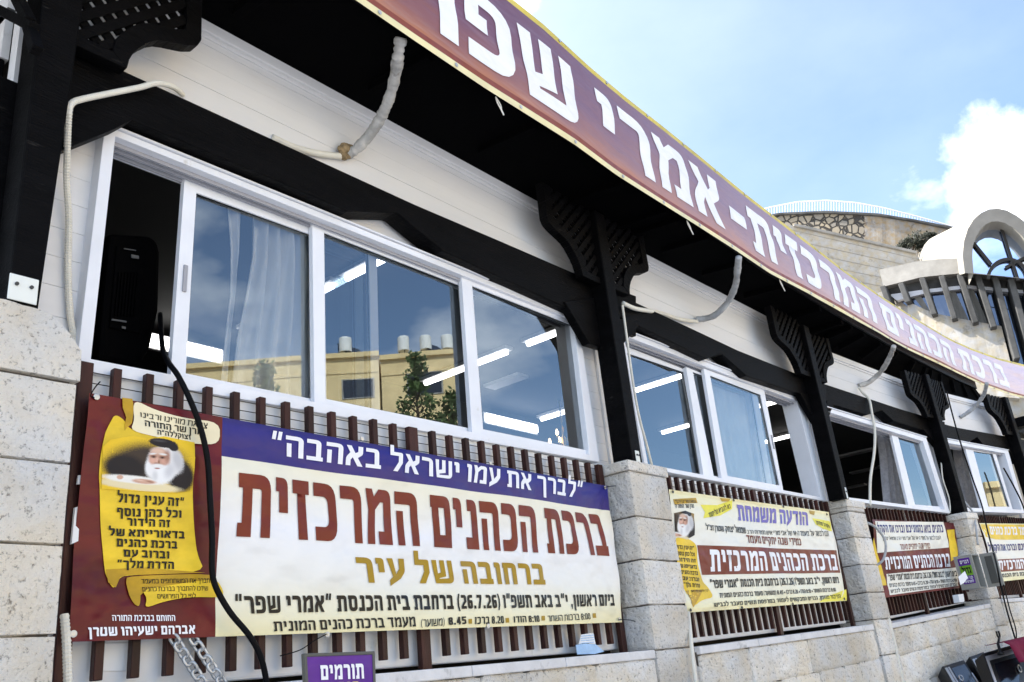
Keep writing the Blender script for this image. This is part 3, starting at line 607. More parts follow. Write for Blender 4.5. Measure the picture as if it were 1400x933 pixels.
# ================================================================== slatted fences
FU = {1: (1.0, 1.0, 1.4255), 2: (.807, .83, 1.15), 3: (.491, .645, .70), 4: (.353, .50, .503)}
def fu(b, u):
    a, c, t = FU[b]; return u*a if u < 1.4255 else t+(u-1.4255)*c
flabel = {1: 'brown slatted railing nearest, behind the blue and maroon banner', 2: 'brown slatted railing behind the pale banner with violet headline', 3: 'brown slatted railing behind the banner with a dark red right edge', 4: 'farthest brown slatted railing, partly behind the open cabinet'}
for b in BAY:
    N = BAY[b][2]; t = thing('slat_fence', LW(b, fu(b, 1.45), .015, -1.08*HZ(b, 1.2)), flabel[b], 'fence', 'slatted railings between the piers')
    def slat(u, wd, zb, nm, zt=0.0):
        m = MB(); ua, ub = fu(b, u), fu(b, u+wd); h = HZ(b, ua)
        m.prism([LW(b, ua, 0, zb*h), LW(b, ub, 0, zb*h), LW(b, ub, 0, zt), LW(b, ua, 0, zt)], N*.03)
        m.build(nm, 'brown_slat', t, bevel=.003)
    rr = random.Random(b)
    for k in range(2, 14): slat((k-2)*.12-.001, .030, -1.03, 'slat', rr.uniform(-.003, .003))
    for k in range(15, 27): slat(1.5778+(k-15)*.12, .030, -1.03, 'slat', rr.uniform(-.003, .003))
    slat(-.122, .05, -1.08, 'fence_post'); slat(1.4255, .058, -1.08, 'fence_post'); slat(3.008, .05, -1.08, 'fence_post')
    m = MB()
    for z in (-.30, -.74): m.prism([LW(b, fu(b, -.12), .0305, z*HZ(b, 0)), LW(b, fu(b, 3.05), .0305, z*HZ(b, fu(b, 3.05))), LW(b, fu(b, 3.05), .0305, (z+.04)*HZ(b, fu(b, 3.05))), LW(b, fu(b, -.12), .0305, (z+.04)*HZ(b, 0))], N*.02)
    m.build('rail', 'brown_slat', t)
    m = MB()
    for z in (-.022, -.062, -.10): m.tube([LW(b, fu(b, -.1)+ (fu(b, 3.03)-fu(b, -.1))*i/12, .033, z+rr.uniform(-.002, .002)) for i in range(13)], .0019, 5)
    m.build('wire', 'wire', t)

# ================================================================== lettering
def glyphs(a, T):
    """block Hebrew letters as outlines: a = stem width, T = bar thickness; (x, y[, corner radius])"""
    G = {}
    def g(ch, w, *loops, hole=None): G[ch] = (w, loops, hole)
    W = .72; e = a*1.05
    ux = lambda y: e+(W-e)*(1-y)
    lx = lambda y: (W-e*1.05)*(1-y)
    g('א', W, [(0, 1), (e, 1), (ux(.64), .64), (W-a*1.05, .72), (W-a*1.05, 1), (W, 1), (W, .60, .1), (ux(.42), .42), (W, 0), (W-e*1.05, 0), (lx(.42), .42), (a, .30), (a, 0), (0, 0), (0, .40, .1), (lx(.66), .66)])
    W = .66; s = W*.88; g('ב', W, [(0, 1), (s, 1, .22), (s, T), (W, T), (W, 0), (0, 0), (0, T), (s-a, T), (s-a, 1-T, .05), (0, 1-T)])
    W = .5; s = W*.88; g('ג', W, [(0, 1), (s, 1, .2), (s, .38), (W, 0), (W-a*.95, 0), (s-a*.8, .27), (a*.7, 0), (0, 0), (0, T*.9), (s-a, .42), (s-a, 1-T), (0, 1-T)])
    W = .64; g('ד', W, [(0, 1), (W, 1), (W, 1-T), (W*.9, 1-T), (W*.9, 0), (W*.9-a, 0), (W*.9-a, 1-T), (0, 1-T)])
    W = .70; g('ה', W, [(0, 1), (W, 1, .25), (W, 0), (W-a, 0), (W-a, 1-T, .05), (0, 1-T)], [(.04, .64), (.04+a*.92, .64), (.04+a*.92, 0), (.04, 0)])
    W = a*1.35; g('ו', W, [(0, 1), (W, 1, .2), (W, 0), (W-a, 0), (W-a, 1-T), (0, 1-T)])
    W = .44; g('ז', W, [(0, 1), (W, 1), (W, 1-T), (W*.78, 1-T), (W*.82, 0), (W*.82-a, 0), (W*.78-a, 1-T), (0, 1-T)])
    W = .70; g('ח', W, [(0, 1), (W, 1, .25), (W, 0), (W-a, 0), (W-a, 1-T), (.04+a, 1-T), (.04+a, 0), (.04, 0), (.04, 1-T), (0, 1-T)])
    W = .70; g('ט', W, [(0, 1), (a, 1), (a, T), (W-a, T), (W-a, 1-T), (W*.52, 1-T), (W*.52, 1), (W, 1, .2), (W, 0, .2), (0, 0, .06)])
    W = a*1.35; g('י', W, [(0, 1), (W, 1, .2), (W, .42), (W-a, .42), (W-a, 1-T), (0, 1-T)])
    W = .60; g('כ', W, [(0, 1), (W, 1, .36), (W, 0, .36), (0, 0), (0, T), (W-a, T, .14), (W-a, 1-T, .14), (0, 1-T)])
    W = .62; g('ך', W, [(0, 1), (W, 1, .22), (W, -.32), (W-a, -.32), (W-a, 1-T), (0, 1-T)])
    W = .60; g('ל', W, [(0, 1.36), (a*.85, 1.36), (a*.85, 1), (W, 1, .1), (W, .46), (W*.62, 0), (W*.62-a*1.1, 0), (W-a, .50), (W-a, 1-T), (0, 1-T)])
    W = .76; g('מ', W, [(0, 1), (a*.85, 1), (a*1.15, .86), (W*.52, 1), (W, 1, .25), (W, 0), (W*.48, 0), (W*.48, T), (W-a, T), (W-a, 1-T), (W*.58, 1-T), (a*1.25, .62), (a*1.05, 0), (.02, 0), (a*.35, .62)])
    W = .70; g('ם', W, [(0, 1), (W, 1, .22), (W, 0), (.05, 0), (.05, 1-T), (0, 1-T)], hole=[(.05+a, T), (W-a, T), (W-a, 1-T), (.05+a, 1-T)])
    W = .46; g('נ', W, [(W*.22, 1), (W, 1, .2), (W, 0), (0, 0), (0, T), (W-a, T), (W-a, 1-T), (W*.22, 1-T)])
    W = a*1.35; g('ן', W, [(0, 1), (W, 1, .2), (W, -.32), (W-a, -.32), (W-a, 1-T), (0, 1-T)])
    W = .72; g('ס', W, [(0, 1), (W, 1, .3), (W, 0, .34), (.05, 0, .34), (.05, 1-T), (0, 1-T)], hole=[(.05+a, 1-T), (W-a, 1-T), (W-a, T, .1), (.05+a, T, .1)])
    W = .68; g('ע', W, [(0, 1), (a, 1), (W*.46, .36), (W-a, .58), (W-a, 1), (W, 1), (W, .46, .1), (W*.72, .18), (W*.06, -.12), (W*.06, .12), (W*.27, .25)])
    W = .66; g('פ', W, [(0, 1), (W, 1, .36), (W, 0, .36), (0, 0), (0, T*.9), (W-a, T*.9, .12), (W-a, 1-T*.9, .12), (a*.85, 1-T*.9), (a*.85, .66), (W*.46, .66), (W*.46, .45), (0, .45)])
    W = .64; g('ף', W, [(0, 1), (W, 1, .3), (W, -.32), (W-a, -.32), (W-a, 1-T*.9), (a*.85, 1-T*.9), (a*.85, .66), (W*.46, .66), (W*.46, .45), (0, .45)])
    W = .66; g('צ', W, [(0, 1), (a, 1), (W*.5, .60), (W-a, .72), (W-a, 1), (W, 1), (W, .62), (W*.68, .46), (W, .2), (W, 0), (0, 0), (0, T), (W*.58, T)])
    W = .64; g('ץ', W, [(0, 1), (a, 1), (W*.45, .62), (W-a, .72), (W-a, 1), (W, 1), (W, .62), (W*.62, .42), (W*.55, -.32), (W*.55-a*.9, -.32), (W*.45-a*.2, .3)])
    W = .66; g('ק', W, [(0, 1), (W, 1, .22), (W, .5), (W*.62, 0), (W*.62-a*.95, 0), (W-a, .52), (W-a, 1-T), (0, 1-T)], [(.03, .62), (.03+a*.85, .62), (.03+a*.85, -.3), (.03, -.3)])
    W = .60; g('ר', W, [(0, 1), (W, 1, .3), (W, 0), (W-a, 0), (W-a, 1-T, .06), (0, 1-T)])
    W = .88; A = a*.92; g('ש', W, [(0, 1), (A, 1), (A, .42), (W/2-A*.5, .47), (W/2-A*.5, 1), (W/2+A*.5, 1), (W/2+A*.5, .30), (A*1.1, .22), (A*1.15, T*.8), (W-A, T*.8+.03), (W-A, 1), (W, 1), (W, 0, .25), (.06, 0)])
    W = .76; g('ת', W, [(0, 1), (W, 1, .25), (W, 0), (W-a, 0), (W-a, 1-T, .05), (a*1.4, 1-T), (a*1.4, 0), (0, 0), (0, T*.9), (a*.42, T*.9), (a*.42, 1-T), (0, 1-T)])
    t = T*.9
    W = .54; g('0', W, [(0, 1, .22), (W, 1, .22), (W, 0, .22), (0, 0, .22)], hole=[(a, t, .08), (W-a, t, .08), (W-a, 1-t, .08), (a, 1-t, .08)])
    g('1', .34, [(0, .78), (.34-a, 1), (.34, 1), (.34, 0), (.34-a, 0), (.34-a, .74), (0, .62)])
    g('2', W, [(0, 1), (W, 1, .25), (W, .5), (a*1.1, t), (W, t), (W, 0), (0, 0), (0, t*.9), (W-a, .56), (W-a, 1-t), (0, 1-t)])
    g('4', W, [(W*.45, 1), (W-a*.3, 1), (W-a*.3, .38), (W, .38), (W, .2), (W-a*.3, .2), (W-a*.3, 0), (W-a*1.3, 0), (W-a*1.3, .2), (0, .2), (0, .38)])
    g('5', W, [(0, 1), (W, 1), (W, 1-t), (a, 1-t), (a, .64), (W, .64, .2), (W, 0, .24), (0, 0), (0, t), (W-a, t), (W-a, .64-t), (0, .64-t)])
    g('6', W, [(0, 1, .3), (W, 1), (W, 1-t), (a, 1-t), (a, .62), (W, .62, .2), (W, 0, .22), (0, 0, .22)], hole=[(a, t), (W-a, t), (W-a, .62-t), (a, .62-t)])
    g('7', W, [(0, 1), (W, 1), (W, 1-t), (W*.55, 0), (W*.55-a*1.05, 0), (W-a*.9, 1-t), (0, 1-t)])
    h = t*.9
    G['8'] = (W, ([(0, 1, .2), (W, 1, .2), (W, .57), (W-.05, .51), (.05, .51), (0, .57)], [(.05, .51), (W-.05, .51), (W, .45), (W, 0, .2), (0, 0, .2), (0, .45)]), None, ([(a, .51+h*.6), (W-a, .51+h*.6), (W-a, 1-h), (a, 1-h)], [(a, h), (W-a, h), (W-a, .51-h*.6), (a, .51-h*.6)]))
    g('.', a, [(0, a), (a, a), (a, 0), (0, 0)]); g(',', a, [(0, a), (a, a), (a*.6, -.2), (a*.1, -.2), (a*.35, 0), (0, 0)])
    g(':', a, [(0, a), (a, a), (a, 0), (0, 0)], [(0, .75), (a, .75), (a, .75-a), (0, .75-a)])
    g('-', .36, [(0, .64), (.36, .64), (.36, .64-T*1.15), (0, .64-T*1.15)])
    g('"', a*2.0, [(a*.25, 1.12), (a*.95, 1.12), (a*.7, .72), (0, .72)], [(a*1.3, 1.12), (a*2.0, 1.12), (a*1.75, .72), (a*1.05, .72)])
    g("'", a, [(a*.25, 1.12), (a*.95, 1.12), (a*.7, .72), (0, .72)])
    g('(', .26, [(.26, 1.08), (.26-a*.6, 1.08), (0, .7), (0, .2), (.26-a*.6, -.15), (.26, -.15), (a*.7, .22), (a*.7, .68)])
    g(')', .26, [(0, 1.08), (a*.6, 1.08), (.26, .7), (.26, .2), (a*.6, -.15), (0, -.15), (.26-a*.7, .22), (.26-a*.7, .68)])
    return G
STY = {'bold': glyphs(.225, .235), 'med': glyphs(.20, .19), 'thin': glyphs(.15, .14)}
def fillet(lp):
    out = []; n = len(lp)
    for i, p in enumerate(lp):
        if len(p) == 2: out.append((p[0], p[1])); continue
        A = Vector(lp[i-1][:2]); B = Vector(p[:2]); C = Vector(lp[(i+1) % n][:2]); r = p[2]
        d1 = (A-B); d2 = (C-B); r = min(r, d1.length*.48, d2.length*.48); p1 = B+d1.normalized()*r; p2 = B+d2.normalized()*r
        for k in range(6):
            t = k/5; q = p1*(1-t)**2+B*2*t*(1-t)+p2*t*t; out.append((q.x, q.y))
    return out
def rtl(s):
    r = s[::-1]; out = ''; num = ''
    for ch in r:
        if ch.isdigit() or (ch in '.:' and num): num += ch
        else:
            out += num[::-1]; num = ''; out += {'(': ')', ')': '('}.get(ch, ch)
    return out+num[::-1]
def text_polys(s, style):
    G = STY[style]; x = 0; tris = []; gap = .13
    for ch in rtl(s):
        if ch == ' ': x += .30; continue
        if ch == '■': tris.append(([(x, .2), (x+.42, .2), (x+.42, .62), (x, .62)], [(0, 1, 2), (0, 2, 3)])); x += .42+gap; continue
        if ch not in G: continue
        ent = G[ch]; loops = ent[1]; holes = ent[3] if len(ent) > 3 else ([ent[2]] if ent[2] else [])
        for li, lp in enumerate(loops):
            L = [fillet(lp)]
            if len(ent) > 3: L.append(fillet(holes[li]))
            elif holes and li == 0: L += [fillet(h) for h in holes]
            pts = [q for l in L for q in l]
            tr = tessellate_polygon([[Vector((q[0], q[1], 0)) for q in l] for l in L])
            tris.append(([(x+q[0], q[1]) for q in pts], tr))
        x += ent[0]+gap
    return tris, x-gap

# ================================================================== banners
def smooth2d(L):
    for _ in range(2): L = [q for a, e in zip(L, L[1:]+L[:1]) for q in ((a[0]*.78+e[0]*.22, a[1]*.78+e[1]*.22), (a[0]*.22+e[0]*.78, a[1]*.22+e[1]*.78))]
    return L
class Banner:
    """a sheet S(s,t): s along 0..1, t up 0..1; disp = outward billow in metres"""
    def __init__(b, base, normal, disp): b.base = base; b.nf = normal; b.disp = disp
    def S(b, s, t, off=0): return b.base(s, t)+b.nf(s, t)*(b.disp(s, t)+off)
    def inv(b, x, y, s=.5, t=.5):
        for _ in range(25):
            q = proj(b.base(s, t)); e = 1e-4; a = proj(b.base(s+e, t)); c = proj(b.base(s, t+e))
            j = ((a[0]-q[0])/e, (c[0]-q[0])/e, (a[1]-q[1])/e, (c[1]-q[1])/e); D = j[0]*j[3]-j[1]*j[2]; dx, dy = x-q[0], y-q[1]
            ds, dt = (j[3]*dx-j[1]*dy)/D, (j[0]*dy-j[2]*dx)/D; s += max(-.3, min(.3, ds)); t += max(-.3, min(.3, dt))
            if abs(ds)+abs(dt) < 1e-6: break
        return s, t
    def sheet(b, ns, nt_, mats, pick, name, parent, cuts_s=(), cuts_t=()):
        ss = sorted(set([round(i/ns, 5) for i in range(ns+1)]+[round(c, 5) for c in cuts_s])); ts = sorted(set([round(i/nt_, 5) for i in range(nt_+1)]+[round(c, 5) for c in cuts_t]))
        m = MB(); uv = {}
        for i, s in enumerate(ss):
            for j, t in enumerate(ts): uv[len(m.v)] = (s, t); m.v.append(b.S(s, t))
        k = len(ts)
        for i in range(len(ss)-1):
            for j in range(k-1): m.f.append([i*k+j, (i+1)*k+j, (i+1)*k+j+1, i*k+j+1]); m.m.append(pick((ss[i]+ss[i+1])/2, (ts[j]+ts[j+1])/2))
        n0 = len(m.v); nf0 = len(m.f)
        for i, s in enumerate(ss):                           # the cloth's back, a millimetre behind
            for j, t in enumerate(ts): uv[len(m.v)] = (s, t); m.v.append(b.S(s, t, -.001))
        for f, mi in list(zip(m.f, m.m))[:nf0]: m.f.append([n0+q for q in f[::-1]]); m.m.append(mi)
        m.uv = uv; return m.build(name, mats, parent, smooth=True)
    def poly(b, px, off, step=.03, st=None):
        """outline given in photo points -> faces lying on the sheet"""
        L = st or [b.inv(*p) for p in px]
        return b.fill([([Vector((p[0], p[1])) for p in L], None)], off, step)
    def fill(b, loops, off, step):
        bm = bmesh.new()
        for pts, tr in loops:
            tr = tr or tessellate_polygon([[Vector((q[0], q[1], 0)) for q in pts]])
            vs = [bm.verts.new((q[0], q[1], 0)) for q in pts]
            for t in tr:
                try: bm.faces.new([vs[i] for i in t])
                except ValueError: pass
        if step and bm.verts:
            xs = [v.co.x for v in bm.verts]; ys = [v.co.y for v in bm.verts]
            for ax, lo, hi, st_ in ((0, min(xs), max(xs), step[0]), (1, min(ys), max(ys), step[1])):
                k = math.floor(lo/st_)+1
                while k*st_ < hi:
                    c = [0, 0, 0]; c[ax] = k*st_; nn = [0, 0, 0]; nn[ax] = 1
                    bmesh.ops.bisect_plane(bm, geom=bm.verts[:]+bm.edges[:]+bm.faces[:], plane_co=c, plane_no=nn); k += 1
        bm.verts.index_update(); out = ([b.S(v.co.x, v.co.y, off) for v in bm.verts], [[v.index for v in f.verts] for f in bm.faces])
        bm.free()
        V, F = out; nn = b.nf(.5, .5)                        # face the street
        for i, f in enumerate(F):
            if len(f) >= 3 and (V[f[1]]-V[f[0]]).cross(V[f[2]]-V[f[0]]).dot(nn) < 0: F[i] = f[::-1]
        return V, F
    def patch(b, name, parent, mtl, polys, off=.002, step=(.012, .03)):
        m = MB(); m.uv = {0: (0, 0)}
        for px in polys: V, F = b.poly(smooth2d(px) if len(px) > 7 else px, off*.8+.0006, step or (.02, .05)); m.add(V, F)
        return m.build(name, mtl, parent, smooth=True)
    def text(b, s, tl, bl, tr, br, mtl, parent, style='bold', off=.003, step=(.012, .03), st=None):
        off = off*.75+.001
        tris, W = text_polys(s, style)
        A, B_, C, D = st or [b.inv(*p) for p in (tl, bl, tr, br)]
        def mapq(x, y):
            u = x/W; lo = (B_[0]+(D[0]-B_[0])*u, B_[1]+(D[1]-B_[1])*u); up = (A[0]+(C[0]-A[0])*u, A[1]+(C[1]-A[1])*u)
            return (lo[0]+(up[0]-lo[0])*y, lo[1]+(up[1]-lo[1])*y)
        loops = [([mapq(*q) for q in pts], tr) for pts, tr in tris]
        V, F = b.fill(loops, off, step); m = MB(); m.uv = {0: (0, 0)}; m.add(V, F)
        return m.build('lettering', mtl, parent, smooth=True)
def flat_banner(bay, tl, tr, br, bl, amp=.012, seed=1, d=-.035):
    c = [P(bay, x, y, d) for x, y in (tl, tr, br, bl)]; nrm = -BAY[bay][2]
    base = lambda s, t: (c[3]*(1-s)+c[2]*s)*(1-t)+(c[0]*(1-s)+c[1]*s)*t
    def disp(s, t):
        L = 3.0
        w1 = noise.noise(Vector((s*5+t*1.3, t*1.2, seed)))*amp + noise.noise(Vector((s*13-t*3.5, t*3, seed+9)))*amp*.42
        w1 += math.sin((s*3.1+t*1.7+seed)*3.0)*amp*.35
        for (cs, ct, k) in ((0, 1, 1), (1, 1, 1), (1, 0, 1), (0, 0, 1)):          # folds pulled from the tied corners
            ds, dt = abs(s-cs)*3, abs(t-ct); r = math.hypot(ds, dt); th = math.atan2(dt, ds+1e-6)
            w1 += (abs(math.sin(th*7+seed))-.6)*.011*max(0, 1-r/.7)
        return w1*min(1, .35+3*min(t, 1-t))
    return Banner(base, lambda s, t: nrm, disp)

# ---- long banner along the eaves
botpx = [(475, 0), (560, 58), (660, 125), (780, 200), (840, 243), (900, 280), (950, 311), (1000, 343), (1050, 376), (1100, 402), (1150, 430), (1200, 457), (1240, 480), (1270, 494), (1300, 508), (1345, 529), (1400, 546), (1430, 552)]
toppx = [(700, 5), (740, 37), (800, 92), (850, 134), (900, 173), (950, 213), (1000, 254), (1050, 293), (1100, 331), (1150, 370), (1200, 405), (1250, 437), (1300, 466), (1350, 486), (1400, 500), (1430, 506)]
def onpath(x, y):
    d = ray(x, y); lo, hi = .5, 60
    for _ in range(60):
        mid = (lo+hi)/2; q = CAM+d*mid
        if q.y < ypath(q.x)-.005: lo = mid
        else: hi = mid
    q = CAM+d*lo; return q.x, q.z
BZ = [onpath(*p) for p in botpx]; TZ = [onpath(*p) for p in toppx]
BZ = [(-3, BZ[0][1]), (0, BZ[0][1])]+BZ; TZ = [(-3, 2.46), (1.2, 2.46)]+TZ
def interp(T, x):
    if x <= T[0][0]: return T[0][1]
    for (xa, za), (xb, zb) in zip(T, T[1:]):
        if x <= xb: return za+(zb-za)*(x-xa)/(xb-xa)
    return T[-1][1]
EX0, EX1 = -.4, 13.2
def ebase(s, t):
    x = EX0+(EX1-EX0)*s; zb, zt = interp(BZ, x), interp(TZ, x); return Vector((x, ypath(x)-.028, zb+(zt-zb)*t))
def edisp(s, t):
    x = EX0+(EX1-EX0)*s; k = math.sin(math.pi*min(1, max(0, t)))
    v = k*(.010*noise.noise(Vector((x*.9+t*2.2, t*2, 3)))+.005*noise.noise(Vector((x*2.4+t*3, t*4, 8))))
    lowfold = max(0, 1-abs(t-.09)/.11); v += .016*lowfold*noise.noise(Vector((x*.7, 5, 1)))+.012*lowfold
    return v+.004*k*math.sin(t*18+x*1.1)
EB = Banner(ebase, lambda s, t: Vector((0, -1, 0)), edisp)
t = thing('eaves_banner', (6, -.58, 1.67), 'very long purple and orange banner with big white lettering hung along the eaves', 'banner')
EB.sheet(170, 26, ['v_dusk', 'v_border', 'v_border_pale', 'v_russet'], lambda s, t: 1 if t > .945 else (2 if t < .045 else (3 if t < .085 else 0)), 'banner_cloth', t, cuts_t=(.045, .085, .945))  # even russet strip just above the pale bottom border
def band(px): return EB.inv(*px, s=.3)
def etext(s, xa, xb, t0=.195, t1=.80, style='bold'):
    # xa, xb: photo points at mid letter height, left and right ends of the word
    sa = EB.inv(*xa, s=.3)[0]; sb = EB.inv(*xb, s=.3)[0]
    EB.text(s, 0, 0, 0, 0, 'v_white', t, style, .004, (.004, .06), st=((sa, t1), (sa, t0), (sb, t1), (sb, t0)))
etext('אמרי שפר', (557, 10), (985, 285))
etext('-', (999, 300), (1021, 318))
etext('ברכת הכהנים המרכזית', (1027, 318), (1371, 500))
m = MB()                                                     # eyelets along the edges
for i in range(27):
    for tt in (.022, .975):
        s = .015+i*.037; p = EB.S(s, tt, .003); m = MB(); m.lathe(p, [(.011, 0), (.011, .003)], 10, axis=Vector((0, -1, 0))); m.build('eyelet', 'zinc', t)
# loose string ends under it
for (x, y), l in zip([(683, 150), (945, 318), (1072, 400)], ['frayed white string end hanging under the eaves banner, nearest', 'white string end hanging under the hyphen of the eaves banner', 'white string end hanging under the eaves banner, farthest']):
    s, tt = EB.inv(x, y-4, s=.3); p = EB.S(s, .0)+Vector((0, .02, .01)); m = MB()
    m.tube(spline([p, p+Vector((.008, 0, -.03)), p+Vector((.03, -.005, -.07)), p+Vector((.038, -.01, -.10))], 4), .004, 6)
    m.tube(spline([p, p+Vector((.035, .0, -.035)), p+Vector((.03, -.005, -.08))], 4), .003, 6)
    tag(m.build('string_end', 'conduit'), l, 'string', 'string ends under the eaves banner')

def tie(name_label, pts, r=.0022):
    m = MB(); m.tube(spline(pts, 5), r, 6); tag(m.build('cable_tie', 'black_rubber'), name_label, 'cable tie', 'cable ties holding the banners')

# ---- nearest banner
B1 = flat_banner(1, (121, 538), (831, 664.5), (850.5, 851), (94, 878), .020, 1)
t = thing('railing_banner', LW(1, 1.45, -.035, -.9), 'large cream banner with blue top band, brown headline and maroon portrait panel', 'banner', 'banners tied to the railings')
sx = B1.inv(299.5, 720)[0]; tb = (B1.inv(300, 627)[1]+B1.inv(832, 696)[1])/2
tb0 = B1.inv(300, 627)[1]; tb1 = B1.inv(832, 696)[1]
B1.sheet(170, 60, ['v_maroon', 'v_blue', 'v_cream'], lambda s, tt: 0 if s < sx else (1 if tt > tb else 2), 'banner_cloth', t, cuts_s=(sx,), cuts_t=(tb,))
B1.text('"לברך את עמו ישראל באהבה"', (372, 592), (372, 621), (797, 660.5), (796, 681.5), 'v_white', t, 'med', step=(.02, .06))
B1.text('ברכת הכהנים המרכזית', (325, 647), (322, 734), (822, 704.5), (831, 761), 'v_brown', t, 'bold', step=(.015, .05))
B1.text('ברחובה של עיר', (485, 762), (489, 797), (742, 771.5), (746, 799.5), 'v_gold', t, 'bold', step=(.02, .06))
B1.text('ביום ראשון, י"ב באב תשפ"ו (26.7.26) ברחבת בית הכנסת "אמרי שפר"', (322, 815), (324, 839.5), (838.5, 813), (840, 828.5), 'v_black', t, 'bold', step=(.03, .1))
B1.text('מעמד ברכת כהנים המונית', (374, 850), (375, 863.5), (566, 843.5), (568, 857), 'v_black', t, 'med')
B1.text('(משוער)', (575, 847.5), (575, 857.5), (607, 845.5), (607, 855.5), 'v_black', t, 'thin')
B1.text('8.45', (612, 844.5), (613, 855), (636, 843), (637, 853.5), 'v_black', t, 'bold')
B1.text('8.20 ברכו', (648, 844), (648, 854), (688, 842.5), (689, 852.5), 'v_black', t, 'med')
B1.text('8:10 הודו', (702, 843), (702, 851.5), (737, 841.5), (738, 850.5), 'v_black', t, 'med')
B1.text('8:00 ברכות השחר', (749, 842), (749, 850), (806, 838.5), (807, 847), 'v_black', t, 'thin')
B1.patch('bullet', t, 'v_gold', [[(x-2.4, y-3.2), (x+2.4, y-3.5), (x+2.6, y+3), (x-2.2, y+3.2)] for x, y in ((642, 850), (693.5, 848.5), (743, 845.5), (812.5, 842))], step=None)
# printed scroll with its old portrait: flat print in layers
sc = t
B1.patch('scroll_print', t, 'v_yellow', [[(155, 567), (145, 585), (137, 617), (134.7, 651), (135.6, 660), (140, 730), (144.4, 777), (151.7, 797), (157.6, 805), (165, 790), (175, 786), (282, 783), (270, 757), (264.4, 718), (261.5, 660), (266, 609), (176, 589), (168, 575)]], .0036)
B1.patch('scroll_shadow', t, 'v_gold_dark', [[(164.7, 545), (179, 546.5), (181, 560), (178, 580), (168, 590), (170, 572), (166, 560)], [(282, 783), (175, 786), (166, 789), (160, 803), (150, 796), (147, 778), (200, 776)], [(176, 787), (293, 784), (290, 795), (195, 805), (192, 830), (184, 826), (177, 806), (174, 795)]], .0052)
B1.patch('scroll_top', t, 'v_paper', [[(180, 547), (210, 562), (250, 573), (299, 578), (299, 608), (266, 608.5), (220, 601), (176.5, 590), (181, 575)]], .0066)
B1.patch('scroll_foot', t, 'v_yellow', [[(196, 806), (240, 799), (296, 791), (306, 806), (306, 817), (260, 816), (226, 822), (198, 832), (202, 818)]], .0068)
B1.text('צוואת מורינו ורבינו', (189.5, 565), (189.5, 571.5), (282, 580), (281, 587.5), 'v_black', t, 'thin', .009)
B1.text('מרן שר התורה', (195, 576), (195, 584), (275, 588), (275, 596), 'v_black', t, 'med', .009)
B1.text('זצוקללה"ה', (212, 589), (212, 595.5), (259, 596), (259, 602.5), 'v_black', t, 'med', .009)
def ell(cx, cy, rx, ry, n=22, j=0, sd=0, a0=0, a1=360):
    rnd = random.Random(sd); return [(cx+rx*math.cos(R(a0+(a1-a0)*i/n))*(1+rnd.uniform(-j, j)), cy+ry*math.sin(R(a0+(a1-a0)*i/n))*(1+rnd.uniform(-j, j))) for i in range(n)]
pr = t
FIG = [(200, 634, 56, 29, 0, (.045, .032, .026), .55), (170, 640, 30, 19, 8, (.010, .010, .016), .4), (246, 651, 20, 24, -20, (.010, .010, .016), .35), (190, 664, 58, 7, 6, (.74, .64, .40), .3), (184, 656, 46, 5.5, 6, (.80, .78, .74), .4),
    (226, 632, 25, 22, 15, (.70, .69, .69), .22), (221, 648, 17, 13, 10, (.80, .80, .80), .3), (206, 640, 8, 14, 0, (.78, .77, .77), .5), (243, 630, 7, 15, -15, (.50, .50, .52), .9), (232, 644, 7, 11, 20, (.58, .58, .60), 1.1), (212, 651, 4, 7, 0, (.62, .62, .63), 1.1),
    (217, 626, 14, 13.5, 10, (.50, .29, .21), .3), (216, 617, 10, 4.5, 8, (.66, .46, .36), .9), (209, 630, 5, 4.5, 0, (.66, .38, .29), 1.0), (226, 631, 6, 5, 0, (.60, .34, .26), 1.0), (229, 624, 4, 9, 0, (.34, .18, .13), 1.2),
    (210, 624.4, 4.2, 2.0, 6, (.19, .085, .06), .9), (222, 625.6, 4.4, 2.0, 6, (.19, .085, .06), .9), (210, 625, 1.7, .8, 0, (.02, .015, .015), .6), (222, 626.2, 1.7, .8, 0, (.02, .015, .015), .6), (209, 620.6, 5, 1.3, -4, (.72, .70, .68), .8), (223, 621.4, 5.5, 1.4, 8, (.72, .70, .68), .8),
    (214.5, 629.5, 2.2, 4.4, 6, (.66, .40, .31), .8), (217.2, 632, 1.5, 3, 0, (.30, .15, .10), 1.0), (213.5, 633.6, 2.8, 1.2, 0, (.40, .20, .15), .9), (216, 637.4, 10, 3, 4, (.76, .75, .74), .6), (215, 640.6, 4, 1.0, 3, (.34, .13, .11), .8),
    (223, 606, 20, 6.2, 9, (.010, .010, .017), .2), (237, 611.5, 7.5, 5.5, 25, (.012, .012, .018), .3), (218, 603, 9, 1.6, 6, (.05, .05, .06), 1.0), (197, 658.5, 17, 3.4, 5, (.58, .35, .26), .4), (205, 659, 5, 1.2, 12, (.36, .19, .13), .9), (191, 657, 6, 1.0, 8, (.70, .47, .37), .9), (164, 652.6, 4.6, 3.2, 0, (.60, .37, .28), .4)]
